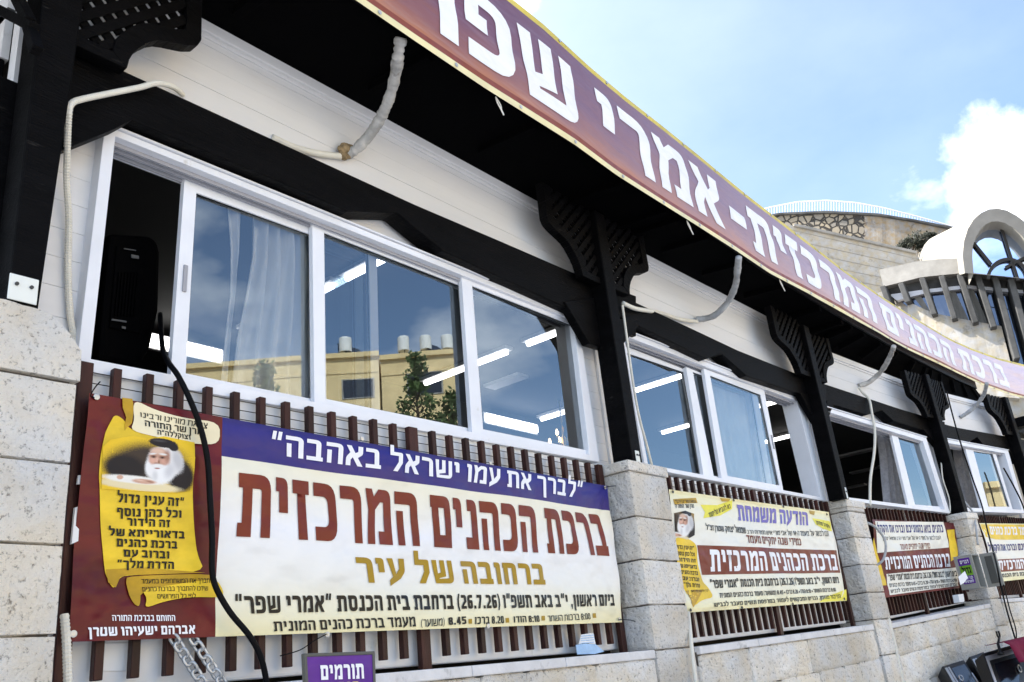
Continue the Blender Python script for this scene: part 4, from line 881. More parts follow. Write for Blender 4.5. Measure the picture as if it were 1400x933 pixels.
def portrait(b, parent, mtl, px, off, to, base):
    # to(x, y): the figure's own units -> photo points ; uv carries the figure's units
    m = bpy.data.materials.new(mtl); m.use_nodes = True; q = m.node_tree; p = q.nodes['Principled BSDF']; p.inputs['Roughness'].default_value = .4; p.inputs['Specular IOR Level'].default_value = .2; MAT[mtl] = m
    uv = q.nodes.new('ShaderNodeUVMap'); nz = q.nodes.new('ShaderNodeTexNoise'); nz.inputs['Scale'].default_value = 60; nz.inputs['Detail'].default_value = 3; q.links.new(uv.outputs[0], nz.inputs['Vector']); last = None
    for (x, y, rx, ry, an, c, soft) in FIG:
        mp = q.nodes.new('ShaderNodeMapping'); mp.vector_type = 'TEXTURE'; mp.inputs['Location'].default_value = (x/100, y/100, 0); mp.inputs['Rotation'].default_value = (0, 0, R(an)); mp.inputs['Scale'].default_value = (rx/100, ry/100, 1); q.links.new(uv.outputs[0], mp.inputs[0])
        ln = q.nodes.new('ShaderNodeVectorMath'); ln.operation = 'LENGTH'; q.links.new(mp.outputs[0], ln.inputs[0])
        ad = q.nodes.new('ShaderNodeMath'); ad.operation = 'MULTIPLY_ADD'; ad.inputs[1].default_value = .30; q.links.new(nz.outputs['Fac'], ad.inputs[0]); q.links.new(ln.outputs['Value'], ad.inputs[2])
        mr = q.nodes.new('ShaderNodeMapRange'); mr.interpolation_type = 'SMOOTHSTEP'; mr.inputs[1].default_value = 1.15+soft*.5; mr.inputs[2].default_value = max(.05, 1.15-soft*.7); q.links.new(ad.outputs[0], mr.inputs[0])
        x_ = q.nodes.new('ShaderNodeMix'); x_.data_type = 'RGBA'; q.links.new(mr.outputs[0], x_.inputs['Factor']); x_.inputs['B'].default_value = (*c, 1)
        if last: q.links.new(last, x_.inputs['A'])
        else: x_.inputs['A'].default_value = (*base, 1)
        last = x_.outputs['Result']
    q.links.new(last, p.inputs['Base Color'])
    L = [b.inv(*v) for v in px]; V, F = b.fill([([Vector((a, e)) for a, e in L], None)], off, (.006, .015)); mb = MB(); mb.add(V, F)
    for k, v in enumerate(V): mb.uv[k] = tuple(c/100 for c in to(*proj(v)))
    return mb.build('portrait', mtl, parent, smooth=True)
portrait(B1, t, 'print_portrait', [(139, 612), (150, 602), (180, 597), (200, 601), (222, 598), (264, 606), (263, 640), (261, 672), (240, 675), (138, 669)], .0062, lambda x, y: (x, y), (.78, .52, .03))
for s_, a, b2, c, d, st in [('"זה ענין גדול', (160.5, 674.5), (160.5, 686.5), (250, 682.5), (250, 693.5), 'bold'), ('וכל כהן נוסף', (160.5, 694), (160.5, 705.5), (247, 698.5), (247, 708.5), 'bold'), ('זה הידור', (174.6, 708), (174.6, 718.5), (232, 711.5), (232, 721.5), 'bold'),
    ('בדאורייתא של', (150, 722), (150, 732), (252, 727), (252, 737), 'bold'), ('ברכת כהנים', (160.5, 736), (160.5, 747), (242.5, 740.5), (242.5, 750.5), 'bold'), ('וברוב עם', (170, 751), (170, 761), (232, 754), (232, 764), 'bold'), ('הדרת מלך"', (162, 766), (162, 776), (239, 768), (239, 778), 'bold'),
    ('יתברך את המשתתפים במעמד', (195, 791.5), (195, 797.5), (289, 791), (289, 797), 'thin'), ('שיזכו להתברך בברכת כהנים', (196.5, 802.5), (196.5, 808.5), (285, 801.5), (285, 807.5), 'thin'), ('לפי כל הפרושים', (215.5, 812.5), (215.5, 818.5), (268, 812), (268, 818), 'thin')]:
    B1.text(s_, a, b2, c, d, 'v_black', t, st, .0085)
B1.text('החותם בברכת התורה', (154, 841), (154, 849), (240.5, 841), (240.5, 849), 'v_white', t, 'med', .003)
B1.text('אברהם ישעיהו שטרן', (121, 858), (121, 870.5), (267, 854.8), (267, 866.5), 'v_white', t, 'bold', .003)
m = MB()
for p in ((129.5, 544), (100, 867), (827, 667), (846, 847), (494, 600), (669, 633.5), (447, 868), (666, 856.5)):
    s, tt = B1.inv(*p); m = MB(); m.lathe(B1.S(s, tt, .004), [(.011, 0), (.011, .003), (.006, .004)], 12, axis=Vector((0, -1, 0))); m.build('eyelet', 'zinc', t)
for l, pts in (('black cable tie at the top left corner of the nearest banner', [(129, 544), (124, 541), (130, 530), (137, 522)]), ('black cable tie crossing below the middle of the nearest banner', [(447, 867), (430, 876), (410, 889), (383, 897)]),
               ('black cable tie from the nearest banner to the grey pier, upper', [(826, 667), (836, 665), (845, 664), (853, 661)]), ('black cable tie from the nearest banner to the grey pier, lower', [(846, 847), (862, 848), (872, 850), (879, 838)])):
    tie(l, [P(1, x, y, -.055) for x, y in pts])

# ---- second banner
B2 = flat_banner(2, (913.5, 669.5), (1133.5, 700.5), (1158, 821.5), (938.5, 838), .017, 5)
t = thing('railing_banner', LW(2, 1.2, -.035, -.86), 'pale yellow banner with violet headline and brown band on the second railing', 'banner', 'banners tied to the railings')
B2.sheet(100, 40, ['v_pale', 'v_border_pale'], lambda s, tt: 1 if (tt > .97 or tt < .03) else 0, 'banner_cloth', t, cuts_t=(.03, .97))
B2.patch('band', t, 'v_brown', [[(953.7, 745.5), (1142, 753), (1149, 783.4), (961.5, 786)]], .0015, (.02, .08))
B2.patch('yellow_foot', t, 'v_lemon', [[(1130, 816), (1157, 806), (1158, 821), (1120, 823.5)]], .0015)
B2.patch('ribbon', t, 'v_lemon', [[(957, 690.5), (980, 691), (1001.5, 684), (1001, 696), (985, 705), (960, 709), (962.5, 701)], [(1109, 709), (1122, 711), (1135.5, 713), (1136, 727), (1124, 724), (1113, 718)]], .0018)
B2.patch('ribbon_fold', t, 'v_gold_dark', [[(984, 681), (999, 682), (997, 686), (987, 686)], [(1105, 698.5), (1113, 699.5), (1112, 705), (1106, 703)]], .0018)
B2.patch('scroll_print', t, 'v_yellow', [[(922, 733), (944, 737), (954, 746), (955, 770), (962, 795), (969, 803), (977, 817), (960, 820), (947, 830), (943, 815), (936, 812), (928, 775)]], .0018)
B2.patch('scroll_shadow', t, 'v_gold_dark', [[(936, 808), (962, 806), (955, 818), (947, 831), (943, 818)], [(919, 683), (951, 681), (953, 688), (921, 690)]], .0024)
portrait(B2, t, 'print_portrait_small', [(921, 702), (935, 699), (947, 703), (949, 732), (940, 738), (925, 734)], .003, lambda x, y: ((x-936)/.42+222, (y-714)/.62+630), (.30, .19, .05))
B2.text('הודעה משמחת', (1007.5, 690), (1009, 712), (1102.5, 701), (1104, 719), 'v_violet', t, 'bold', step=(.03, .08))
B2.text('צוואת מורינו ורבינו', (919, 684), (920, 688), (950, 684), (951, 688), 'v_black', t, 'thin'); B2.text('מרן שר התורה', (922, 690), (922.5, 695), (947, 690), (947, 695), 'v_black', t, 'med')
B2.text('נא להביא טליתות', (967, 702), (969, 708), (998, 689), (999, 695), 'v_black', t, 'med')
B2.text('הקהל מוזמן', (1113, 712), (1114, 717), (1133, 718), (1134, 723), 'v_black', t, 'med')
B2.text('הננו לבשר על מעמד ה-14 של אבי מורי איש חמודות הרב', (1020, 725), (1020.5, 730), (1131, 727), (1132, 734), 'v_black', t, 'thin')
B2.text('שמואל יצחק שטרן זצ"ל', (963, 718), (964, 725), (1018, 721.5), (1019, 730), 'v_black', t, 'med')
B2.text('כמידי שנה יתקיים מעמד', (1018.6, 732), (1020, 742.7), (1095, 736.6), (1096.5, 746), 'v_brown', t, 'med')
B2.text('ברכת הכהנים המרכזית', (970, 751.5), (973, 781.5), (1141, 759), (1145, 780), 'v_white', t, 'bold', step=(.03, .08))
B2.text('ביום ראשון, י"ב באב תשפ"ו (26.7.26) ברחבת בית הכנסת "אמרי שפר"', (971.8, 793), (973.5, 804.5), (1145.5, 789), (1147.5, 797.5), 'v_black', t, 'bold')
B2.text('8:00 ברכות השחר ■ 8:10 הודו ■ 8.20 ברכו ■ 8.45 (משוער) מעמד ברכת כהנים המונית', (984.6, 811), (985.5, 817.4), (1141, 804), (1142, 809), 'v_black', t, 'med')
B2.text('הציבור מוזמן. גברים המבקשים לעמוד במרפסת ונשים מעבר לכביש', (976, 824.5), (976.5, 830), (1148.5, 813), (1149.6, 818), 'v_black', t, 'med')
for i, s_ in enumerate(['"זה ענין גדול', 'וכל כהן נוסף', 'זה הידור', 'בדאורייתא של', 'ברכת כהנים', 'וברוב עם', 'הדרת מלך"']):
    y = 745+i*8.6; x0 = 926+i*1.3; B2.text(s_, (x0, y), (x0, y+5.4), (x0+24, y+2), (x0+24, y+7), 'v_black', t, 'bold', .0035)
B2.text('יתברך את המשתתפים במעמד', (943, 807), (943, 810), (969, 806), (969, 809), 'v_black', t, 'thin', .0035)
m = MB()
for p in ((918, 673), (1130, 703.5), (1154, 819), (943, 834.5), (1003, 684), (1070, 693), (1014, 831), (1083, 826)):
    s, tt = B2.inv(*p); m = MB(); m.lathe(B2.S(s, tt, .004), [(.010, 0), (.010, .003)], 8, axis=-BAY[2][2]); m.build('eyelet', 'bolt', t)

# ---- third banner
B3 = flat_banner(3, (1192, 710.5), (1305, 715), (1312, 804), (1206, 818), .018, 9)
t = thing('railing_banner', LW(3, .8, -.035, -.8), 'white and maroon banner with navy top line on the third railing', 'banner', 'banners tied to the railings')
B3.sheet(90, 40, ['v_maroon'], lambda s, tt: 0, 'banner_cloth', t)
B3.patch('cream_field', t, 'v_offwhite', [[(1195.5, 713), (1289, 714), (1296, 749), (1201, 756)], [(1213, 785), (1308, 776), (1310.5, 801), (1217, 814)]], .0015)
B3.patch('scroll_print', t, 'v_yellow', [[(1195, 735), (1201, 757), (1208, 780), (1214, 800), (1206, 801), (1196, 770)], [(1293, 725), (1304, 724), (1308, 760), (1300, 768), (1296, 745)]], .0018)
B3.text('כהנים בואו בהמוניכם וברכו את הקהל', (1198, 718), (1199, 728.5), (1287, 718), (1288.5, 728.5), 'v_navy', t, 'bold')
B3.text('הננו לבשר על מעמד ה-14 של אבי מורי הרב שמואל יצחק', (1205, 734.5), (1205.5, 739), (1285, 733), (1286, 738), 'v_black', t, 'thin')
B3.text('כמידי שנה יתקיים מעמד', (1229, 744.5), (1230, 752), (1272, 742.5), (1273, 750), 'v_brown', t, 'med')
B3.text('ברכת הכהנים המרכזית', (1209, 762), (1212, 779), (1297, 757), (1300, 775), 'v_white', t, 'bold')
B3.text('ביום ראשון, י"ב באב תשפ"ו (26.7.26) ברחבת בית הכנסת "אמרי שפר"', (1215, 786), (1216, 794), (1307, 780.5), (1308, 788), 'v_black', t, 'bold')
B3.text('8:00 ברכות השחר ■ 8:10 הודו ■ 8.20 ברכו ■ 8.45 מעמד ברכת כהנים', (1217, 798), (1217.5, 803), (1307, 791), (1308, 795.5), 'v_black', t, 'med')
B3.text('גברים המבקשים לעמוד במרפסת ונשים מעבר לכביש', (1218, 806.5), (1218.5, 811), (1308, 797), (1308.5, 801), 'v_black', t, 'med')
# ---- fourth banner
B4 = flat_banner(4, (1339, 715.5), (1440, 717), (1462, 785), (1364, 796), .015, 12)
t = thing('railing_banner', LW(4, .6, -.035, -.7), 'cream banner with yellow arch on top, farthest, behind the open cabinet door', 'banner', 'banners tied to the railings')
B4.sheet(50, 24, ['v_pale', 'v_border_pale'], lambda s, tt: 0, 'banner_cloth', t)
B4.patch('arch', t, 'v_yellow', [[(1340, 717), (1440, 718), (1442, 735), (1400, 738), (1360, 738), (1346, 734)]], .0015)
B4.patch('band', t, 'v_brown', [[(1353, 766), (1452, 760), (1457, 776), (1358, 783)]], .0015)
B4.text('מעמד ברכת כהנים', (1352, 720), (1354, 731), (1408, 721), (1409, 732), 'v_white', t, 'bold')
B4.text('כהנים בואו בהמוניכם וברכו את הקהל', (1350, 745), (1352, 754), (1440, 742), (1441, 751), 'v_navy', t, 'bold')
B4.text('ברכת הכהנים המרכזית', (1364, 767), (1366, 780), (1450, 761.5), (1452, 774), 'v_white', t, 'bold')
B4.text('ביום ראשון, י"ב באב ברחבת בית הכנסת', (1366, 785), (1367, 790), (1450, 778), (1451, 783), 'v_black', t, 'bold')

# ================================================================== pipes, conduits, cables
def tubeobj(name, mtl, pts, r, label, cat, group=None, corr=False, rad=None, k=8, rings=None):
    pp = spline(pts, k); m = MB()
    if corr:                                                  # corrugated conduit
        L = 0; q = [pp[0]]
        for a, b2 in zip(pp, pp[1:]):
            n = max(1, int((b2-a).length/.0045))
            for i in range(1, n+1): q.append(a.lerp(b2, i/n))
        m.tube(q, r, 9, rad=[r*(1.0 if i % 2 else .84) for i in range(len(q))])
    else: m.tube(pp, r, 10, rad=[rad(i/(len(pp)-1)) for i in range(len(pp))] if rad else None)
    o = m.build(name, mtl, smooth=not corr); return tag(o, label, cat, group)
def wrap(seed, r): return lambda t: r*(1+.28*noise.noise(Vector((t*11, seed, 0)))+.22*noise.noise(Vector((t*37, seed, 2))))
D = lambda b, x, y, d: P(b, x, y, d)
tubeobj('drain_pipe', 'pipe_wrap', k=14, pts=[D(1, 548, 52, -.50), D(1, 545, 72, -.46), D(1, 541, 100, -.36), D(1, 533, 132, -.25), D(1, 521, 160, -.14), D(1, 505, 185, -.04), D(1, 486, 205, .04), D(1, 472, 212, .09)], r=.027, label='tattered wrapped drain pipe curving from the eaves to the wall, nearest', cat='pipe', group='drain pipes under the eaves', rad=wrap(1, .028))
m = MB()
for i in range(5): m.ball(D(1, 466+i*3.3, 204+(i % 2)*9, .07), .018+.008*(i % 3), n=8, sq=(1.2, .8, 1))
tag(m.build('foam_plug', 'foam'), 'brown lump of old sealing foam round the pipe end on the white boards', 'sealing foam')
tubeobj('conduit', 'conduit', [D(1, 372, 188, .10), D(1, 400, 201, .085), D(1, 433, 210, .08), D(1, 471, 214.5, .075)], .017, 'short smooth cream conduit leaving the tattered drain pipe', 'conduit')
tubeobj('drain_pipe', 'pipe_grey', [D(2, 1010, 352, -.50), D(2, 1008, 372, -.42), D(2, 1005, 392, -.32), D(2, 995, 413, -.2), D(2, 979, 430, -.08), D(2, 965, 435.5, .02), D(2, 952, 437, .09)], .032, 'grey drain pipe curving under the eaves of the second bay', 'pipe', 'drain pipes under the eaves', rad=wrap(2, .025))
tubeobj('drain_pipe', 'pipe_wrap', [D(3, 1222, 474, -.5), D(3, 1218, 485, -.4), D(3, 1209, 502, -.2), D(3, 1199, 514, -.05), D(3, 1186, 524, .04), D(3, 1174, 527.5, .09)], .030, 'stained drain pipe with rusty elbow under the eaves of the third bay', 'pipe', 'drain pipes under the eaves', rad=wrap(3, .024))
tubeobj('drain_pipe', 'pipe_grey', [D(4, 1349, 525, -.45), D(4, 1345, 540, -.25), D(4, 1335, 554, -.1), D(4, 1325, 563, .0), D(4, 1313, 571, .09)], .028, 'grey drain pipe under the eaves, farthest of the row', 'pipe', 'drain pipes under the eaves', rad=wrap(4, .022))
tubeobj('corrugated_conduit', 'conduit', [D(1, 250, 130, .08), D(1, 236, 119, .0), D(1, 215, 114, -.055), D(1, 190, 120, -.07), D(1, 150, 128, -.08), D(1, 112, 136, -.10), D(1, 98, 142, -.12), D(1, 94, 156, -.12), D(1, 92, 200, -.05), D(1, 91, 250, .04), D(1, 94, 300, .07), D(1, 93, 370, .08), D(1, 96, 430, .08), D(1, 103, 470, .08), D(1, 106, 500, .08)], .0125, 'cream corrugated conduit bent round the nearest post and down beside the window', 'conduit', corr=True)
tubeobj('corrugated_conduit', 'conduit', [D(1, 88, 840, -.05), D(1, 91, 880, -.06), D(1, 93, 940, -.06)], .014, 'cream corrugated conduit at the foot of the corner pier', 'conduit', corr=True)
tubeobj('conduit', 'conduit', [D(2, 953, 440, .06), D(2, 930, 437, .06), D(2, 905, 429, .05), D(2, 885, 425, -.05), D(2, 868, 422, -.07), D(2, 852, 415, -.10)], .0155, 'cream conduit sagging along the top of the second beam', 'conduit')
tubeobj('corrugated_conduit', 'conduit', [D(2, 851, 418, -.11), D(2, 856, 455, -.11), D(2, 862, 500, -.11), D(2, 868, 540, -.10), D(2, 875, 575, -.08), D(2, 884, 608, -.05), D(2, 892, 640, -.02)], .009, 'thin cream corrugated conduit down the right side of the second post', 'conduit', corr=True)
tubeobj('conduit', 'conduit', [D(3, 1174, 530, .07), D(3, 1180, 538, .03), D(3, 1188, 546, -.05), D(3, 1192, 565, -.07), D(3, 1196, 590, -.07), D(3, 1195, 620, -.07), D(3, 1190, 655, -.06), D(3, 1189.5, 692, -.04)], .013, 'bent cream conduit hanging across the open third window', 'conduit')
tubeobj('conduit', 'conduit', [D(3, 1279, 612, -.03), D(3, 1286, 628, -.05), D(3, 1289, 655, -.05), D(3, 1297, 680, -.04), D(3, 1299, 698, -.03), D(3, 1296, 703, -.02)], .007, 'thin white cable beside the fourth post', 'cable')
tubeobj('grey_tube', 'pipe_grey', [D(3, 1186, 715, -.12), D(3, 1198, 722, -.13), D(3, 1209, 737, -.14), D(3, 1211, 752, -.14), D(3, 1207, 766, -.12), D(3, 1199, 773, -.08)], .011, 'grey hose looped in front of the white and maroon banner', 'hose')
tubeobj('grey_tube', 'pipe_grey', [D(4, 1313, 679, -.06), D(4, 1322, 690, -.08), D(4, 1330, 701, -.10), D(4, 1334, 720, -.19), D(4, 1337, 745, -.19)], .010, 'grey tube leaning out past the fourth pier cap', 'hose')
tubeobj('wall_conduit', 'conduit', [D(2, 941, 838, -.05), D(2, 944, 868, -.15), D(2, 947, 900, -.17), D(2, 953, 945, -.175)], .012, 'cream conduit clipped to the stone base beside the second pier', 'conduit')
tubeobj('wall_conduit', 'conduit', [D(3, 1211, 832, -.12), D(3, 1217, 855, -.175), D(3, 1226, 895, -.18), D(3, 1238, 945, -.18)], .011, 'cream conduit down the stone base beside the third pier', 'conduit')
tubeobj('black_cable', 'black_rubber', [D(1, 219, 430, .40), D(1, 222, 474, .20), D(1, 230, 495, .03), D(1, 244, 515, -.05), D(1, 262, 552, -.08), D(1, 276, 592, -.085), D(1, 284, 632, -.085), D(1, 287, 680, -.085), D(1, 290, 735, -.085), D(1, 290, 780, -.085), D(1, 296, 805, -.085), D(1, 315, 838, -.09), D(1, 340, 868, -.10), D(1, 355, 895, -.10), D(1, 363, 925, -.10), D(1, 366, 960, -.10)], .0105, 'thick black cable hanging out of the open window across the nearest banner', 'cable')
tubeobj('black_cable', 'black_rubber', [D(4, 1294, 535, -.10), D(4, 1303, 570, -.12), D(4, 1313, 605, -.13), D(4, 1328, 650, -.14), D(4, 1342, 690, -.14), D(4, 1350, 725, -.2), D(4, 1362, 770, -.5), D(4, 1368, 800, -.5), D(4, 1378, 840, -.3), D(4, 1390, 880, -.25)], .008, 'black cable dropping past the cabinet door, left one of the pair', 'cable')
tubeobj('black_cable', 'black_rubber', [D(4, 1372, 640, -.10), D(4, 1386, 665, -.12), D(4, 1398, 690, -.14), D(4, 1408, 720, -.14)], .009, 'black cable at the right edge in front of the farthest window', 'cable')
tubeobj('black_cable', 'black_rubber', [D(4, 1372, 800, -.45), D(4, 1381, 835, -.3), D(4, 1389, 862, -.22), D(4, 1389, 885, -.22)], .006, 'thin black cable below the cabinet door', 'cable')

# ---- chain hanging from the slats: two strands of links
t = thing('chain', LW(1, .62, -.03, -1.2), 'galvanised chain hanging in two strands below the nearest banner', 'chain')
def strand(a, b2, n, flip):
    a = Vector(a); b2 = Vector(b2); d = (b2-a).normalized(); s1 = d.cross(Vector((0, 1, 0))).normalized(); s2 = d.cross(s1); L = (b2-a).length/n
    for i in range(n):
        c = a+(b2-a)*(i+.5)/n; sd = s1 if (i+flip) % 2 else (s2*.8+s1*.6).normalized(); pts = []
        for k in range(17):
            th = 2*math.pi*k/16; x, y = math.cos(th), math.sin(th)
            pts.append(c+sd*.0135*x+d*(L*.36*(1 if y > 0 else -1)*min(1, abs(y)*1.6)**.5 + L*.22*y))
        m = MB(); m.tube(pts, .0056, 8, cap=False); m.build('link', 'zinc', t, smooth=True)
strand(D(1, 236, 870, -.02), D(1, 290, 955, -.06), 9, 0); strand(D(1, 262, 870, -.02), D(1, 318, 955, -.06), 9, 1)

# ---- loudspeaker standing inside the open window
sp = thing('loudspeaker', D(1, 180, 490, .5), 'black loudspeaker seen from behind in the open gap of the nearest window', 'loudspeaker')
m = MB(); m.prism([D(1, x, y, .40) for x, y in [(150, 318), (205, 322), (216, 330), (220, 345), (218, 425), (206, 478), (196, 492), (186, 500), (134, 492), (140, 420)]], (0, .30, 0)); m.build('body', 'speaker_black', sp, bevel=.02)
m = MB(); m.prism([D(1, x, y, .39) for x, y in [(160, 335), (198, 340), (192, 456), (150, 448)]], (0, .012, 0)); pn = m.build('rear_panel', 'speaker_black', sp, bevel=.004)
m = MB()
for i in range(7):
    x = 163+i*4.3; m.prism([D(1, x, 372, .38), D(1, x+1.6, 372.5, .38), D(1, x-4.2, 432, .38), D(1, x-5.8, 431.5, .38)], (0, .012, 0))
m.build('cooling_fin', 'speaker_black', pn)
m = MB()
for q in ([(180, 348), (190, 350), (190, 354), (180, 352.5)], [(153, 436), (173, 439), (173, 441), (153, 438)], [(170, 339.5), (186, 342), (186, 343), (170, 340.5)], [(167, 446), (172, 447), (172, 450), (167, 449)]):
    m.prism([D(1, x, y, .377) for x, y in q], (0, .004, 0))
m.build('label_plate', 'label_grey', pn)

# ---- curtains
def curtain(name, b, left, right, d, pleats, amp, mtl, label, skew=0, n=90, seed=0):
    def ed(e, t):
        i = min(int(t*(len(e)-1)), len(e)-2); f = t*(len(e)-1)-i; return Vector((e[i][0]+(e[i+1][0]-e[i][0])*f, e[i][1]+(e[i+1][1]-e[i][1])*f))
    m = MB(); N = BAY[b][2]; k = 24
    for j in range(k+1):
        t = j/k; a, e = ed(left, t), ed(right, t)
        for i in range(n+1):
            s = i/n; q = a.lerp(e, s); dd = math.sin(s*pleats*6.283+skew*t+1.1*noise.noise(Vector((s*3, t*1.2, seed))))*amp*(.75+.5*noise.noise(Vector((s*6, seed, 1))))
            dd += .18*amp*math.sin(s*pleats*14+2*t); m.v.append(P(b, q.x, q.y, d)+N*dd)
    for j in range(k):
        for i in range(n): m.f.append([j*(n+1)+i, j*(n+1)+i+1, (j+1)*(n+1)+i+1, (j+1)*(n+1)+i]); m.m.append(0)
    o = m.build(name, mtl, smooth=True); sd = o.modifiers.new('thickness', 'SOLIDIFY'); sd.thickness = .003
    return tag(o, label, 'curtain')
curtain('curtain', 1, [(312, 280), (317, 340), (317, 400), (310, 455), (303, 530)], [(330, 288), (328, 345), (322, 400), (316, 455), (311, 533)], .185, 1.2, .012, 'curtain', 'narrow loose edge of curtain left of the gathered folds in the widest window', n=24, seed=4)
curtain('curtain', 1, [(348, 286), (344, 350), (332, 410), (320, 465), (313, 533)], [(440, 318), (442, 380), (444, 440), (446, 500), (448, 562)], .205, 5.5, .036, 'curtain', 'pale grey gathered curtain behind the left pane of the widest window', skew=-2.2, seed=1)
curtain('curtain', 2, [(965, 505), (972, 555), (982, 610), (996, 665)], [(1027, 530), (1034, 570), (1043, 620), (1054, 678)], .175, 6, .010, 'curtain_white', 'flat white curtain behind the front pane of the second window', seed=2)
curtain('curtain', 3, [(1199, 586), (1205, 625), (1207, 660), (1209, 697)], [(1222, 594), (1230, 630), (1238, 665), (1247, 702)], .20, 4, .03, 'curtain_grey', 'dark grey curtain bunched in the open third window', seed=3)
curtain('curtain', 4, [(1303, 610), (1308, 650), (1318, 705)], [(1318, 612), (1326, 650), (1342, 705)], .2, 3, .02, 'curtain_grey', 'dark curtain beside the pane of the farthest window', seed=5, n=40)

# ---- chandelier glimpsed through the right pane
c0 = D(1, 771, 604, 2.0)
t = thing('chandelier', c0, 'small brass chandelier with candle bulbs low in the right pane', 'chandelier')
m = MB(); m.lathe(c0-ZU*.12, [(.004, 0), (.03, .03), (.02, .08), (.035, .13), (.008, .18), (.008, .9)], 12); m.build('stem', 'brass', t, smooth=True)
for x, y in ((759, 591), (772, 582), (767, 600), (785, 590), (752, 603)):
    p = D(1, x, y, 2.0)+Vector((0, random.uniform(-.06, .06), 0)); m = MB(); m.tube(spline([c0-ZU*.05, c0.lerp(p, .5)-ZU*.09, p-ZU*.06, p-ZU*.035], 5), .006, 6); a = m.build('arm', 'brass', t, smooth=True)
    m = MB(); m.lathe(p-ZU*.035, [(.009, 0), (.016, .02), (.012, .04), (.002, .062)], 10); m.build('bulb', 'candle_bulb', a, smooth=True)

# ---- paper caught behind the slats, notice on the panel
m = MB(); N1 = BAY[1][2]
def sheet_px(m, b, px, d, th=.0015, k=0):
    m.prism([P(b, x, y, dd) for (x, y), dd in zip(px, d if isinstance(d, (list, tuple)) else [d]*len(px))], -BAY[b][2]*th, k)
sheet_px(m, 1, [(787, 882), (800, 880), (814, 881), (826, 891), (813, 894.5), (789, 895)], [-.008, -.016, -.010, -.028, -.034, -.032])
sheet_px(m, 1, [(794, 868), (803, 866.5), (811, 866), (814, 880.5), (800, 879.5), (791, 881)], [-.004, -.010, -.005, -.0095, -.0155, -.008], .0015, 1)
lf = m.build('leaflet', ['leaflet', 'paper']); tag(lf, 'crumpled pale blue leaflet stuck at the right foot of the nearest railing', 'leaflet')
m = MB()
for i in range(4): sheet_px(m, 1, [(794, 869.5+i*3.2), (812, 868+i*3.2), (812, 869+i*3.2), (794, 870.5+i*3.2)], -.016)
m.build('print', 'leaflet', lf)
m = MB(); sheet_px(m, 1, [(125, 880), (178, 880), (178, 917), (121, 918)], .055); tag(m.build('notice', 'paper'), 'white paper notice on the panel below the maroon corner of the nearest banner', 'notice')
m = MB(); m.prism([D(1, 108, 650, -.02), D(1, 114, 650, -.02), D(1, 113, 662, -.02), D(1, 106, 662, -.02)], (0, .01, 0)); tag(m.build('sticker', 'paper'), 'small white tag on the brown post left of the maroon banner, upper', 'tag', 'white tags by the corner pier')
m = MB(); m.prism([D(1, 103, 694, -.02), D(1, 110, 692, -.02), D(1, 107, 740, -.02), D(1, 98, 744, -.02)], (0, .012, 0)); tag(m.build('sticker', 'paper'), 'long white tag on the brown post left of the maroon banner, lower', 'tag', 'white tags by the corner pier')

# ---- purple sign in front of the base wall
c = [P(1, x, y, -.40) for x, y in ((416.5, 895), (511, 891.8), (514, 985), (421, 992))]
t = thing('purple_sign', (c[2]+c[3])/2-ZU*1.4, 'purple sign with white lettering under the nearest banner', 'sign')
m = MB(); m.prism(c, (0, .012, 0)); m.build('board', 'v_purple', t, bevel=.003)
m = MB(); o4 = [c[0]+Vector((-.012, -.004, .012)), c[1]+Vector((.012, -.004, .012)), c[2]+Vector((.012, -.004, -.012)), c[3]+Vector((-.012, -.004, -.012))]; i4 = [c[0]+Vector((.008, -.004, -.008)), c[1]+Vector((-.008, -.004, -.008)), c[2]+Vector((-.008, -.004, .008)), c[3]+Vector((.008, -.004, .008))]
m.ring([v.lerp(q, .45) for v, q in zip(o4, i4)], i4, (0, .02, 0)); m.build('frame', 'cabinet_dark', t, bevel=.003)
SB = Banner(lambda s, q: (c[3]*(1-s)+c[2]*s)*(1-q)+(c[0]*(1-s)+c[1]*s)*q, lambda s, q: Vector((0, -1, 0)), lambda s, q: 0)
SB.text('תורמים', (437, 910), (437.5, 930), (496, 907.5), (497, 928), 'v_white', t, 'bold', .003); SB.text('ביחד', (446, 934), (447, 956), (492, 932), (493, 954), 'v_lemon', t, 'bold', .003)
m = MB(); p = (c[2]+c[3])/2; m.bar((p.x, p.y+.03, -2.75), (p.x, p.y+.03, p.z+.2), .03, .03); m.build('stake', 'zinc', t)

# ---- open cabinet on the fourth pier
def du(b, x, y, u0, lo=-1.6, hi=.3):
    for _ in range(50):
        mid = (lo+hi)/2
        if PL(b, x, y, mid)[0] > u0: lo = mid     # deeper (bigger d) pushes u outward to the right
        else: hi = mid
    return (lo+hi)/2
uL, zA = PL(4, 1318, 807.5, -.12)
best = min((abs(PL(4, 1340, 804, -.12-.01*k)[0]-uL), -.12-.01*k) for k in range(0, 120)); d1 = best[1]
zB = PL(4, 1340, 804, d1)[1]; zT = PL(4, 1330, 758, d1)[1]; uR = PL(4, 1350, 803, d1)[0]
best = min((abs(PL(4, 1373, 800, d1-.01*k)[0]-uR), d1-.01*k) for k in range(0, 120)); d2 = best[1]
t = thing('wall_cabinet', LW(4, uL, -.12, zB), 'grey metal wall cabinet with open door and a purple and green poster', 'cabinet')
m = MB(); A4, U4v, N4 = BAY[4]
m.lbox(4, uL, uL+.012, d1, -.10, zB, zT); m.lbox(4, uR-.012, uR, d1, -.10, zB, zT); m.lbox(4, uL+.013, uR-.013, d1, -.10, zT-.012, zT); m.lbox(4, uL+.013, uR-.013, d1, -.10, zB, zB+.012); m.lbox(4, uL+.013, uR-.013, -.115, -.10, zB+.013, zT-.013)
m.build('body', 'cabinet', t, bevel=.003)
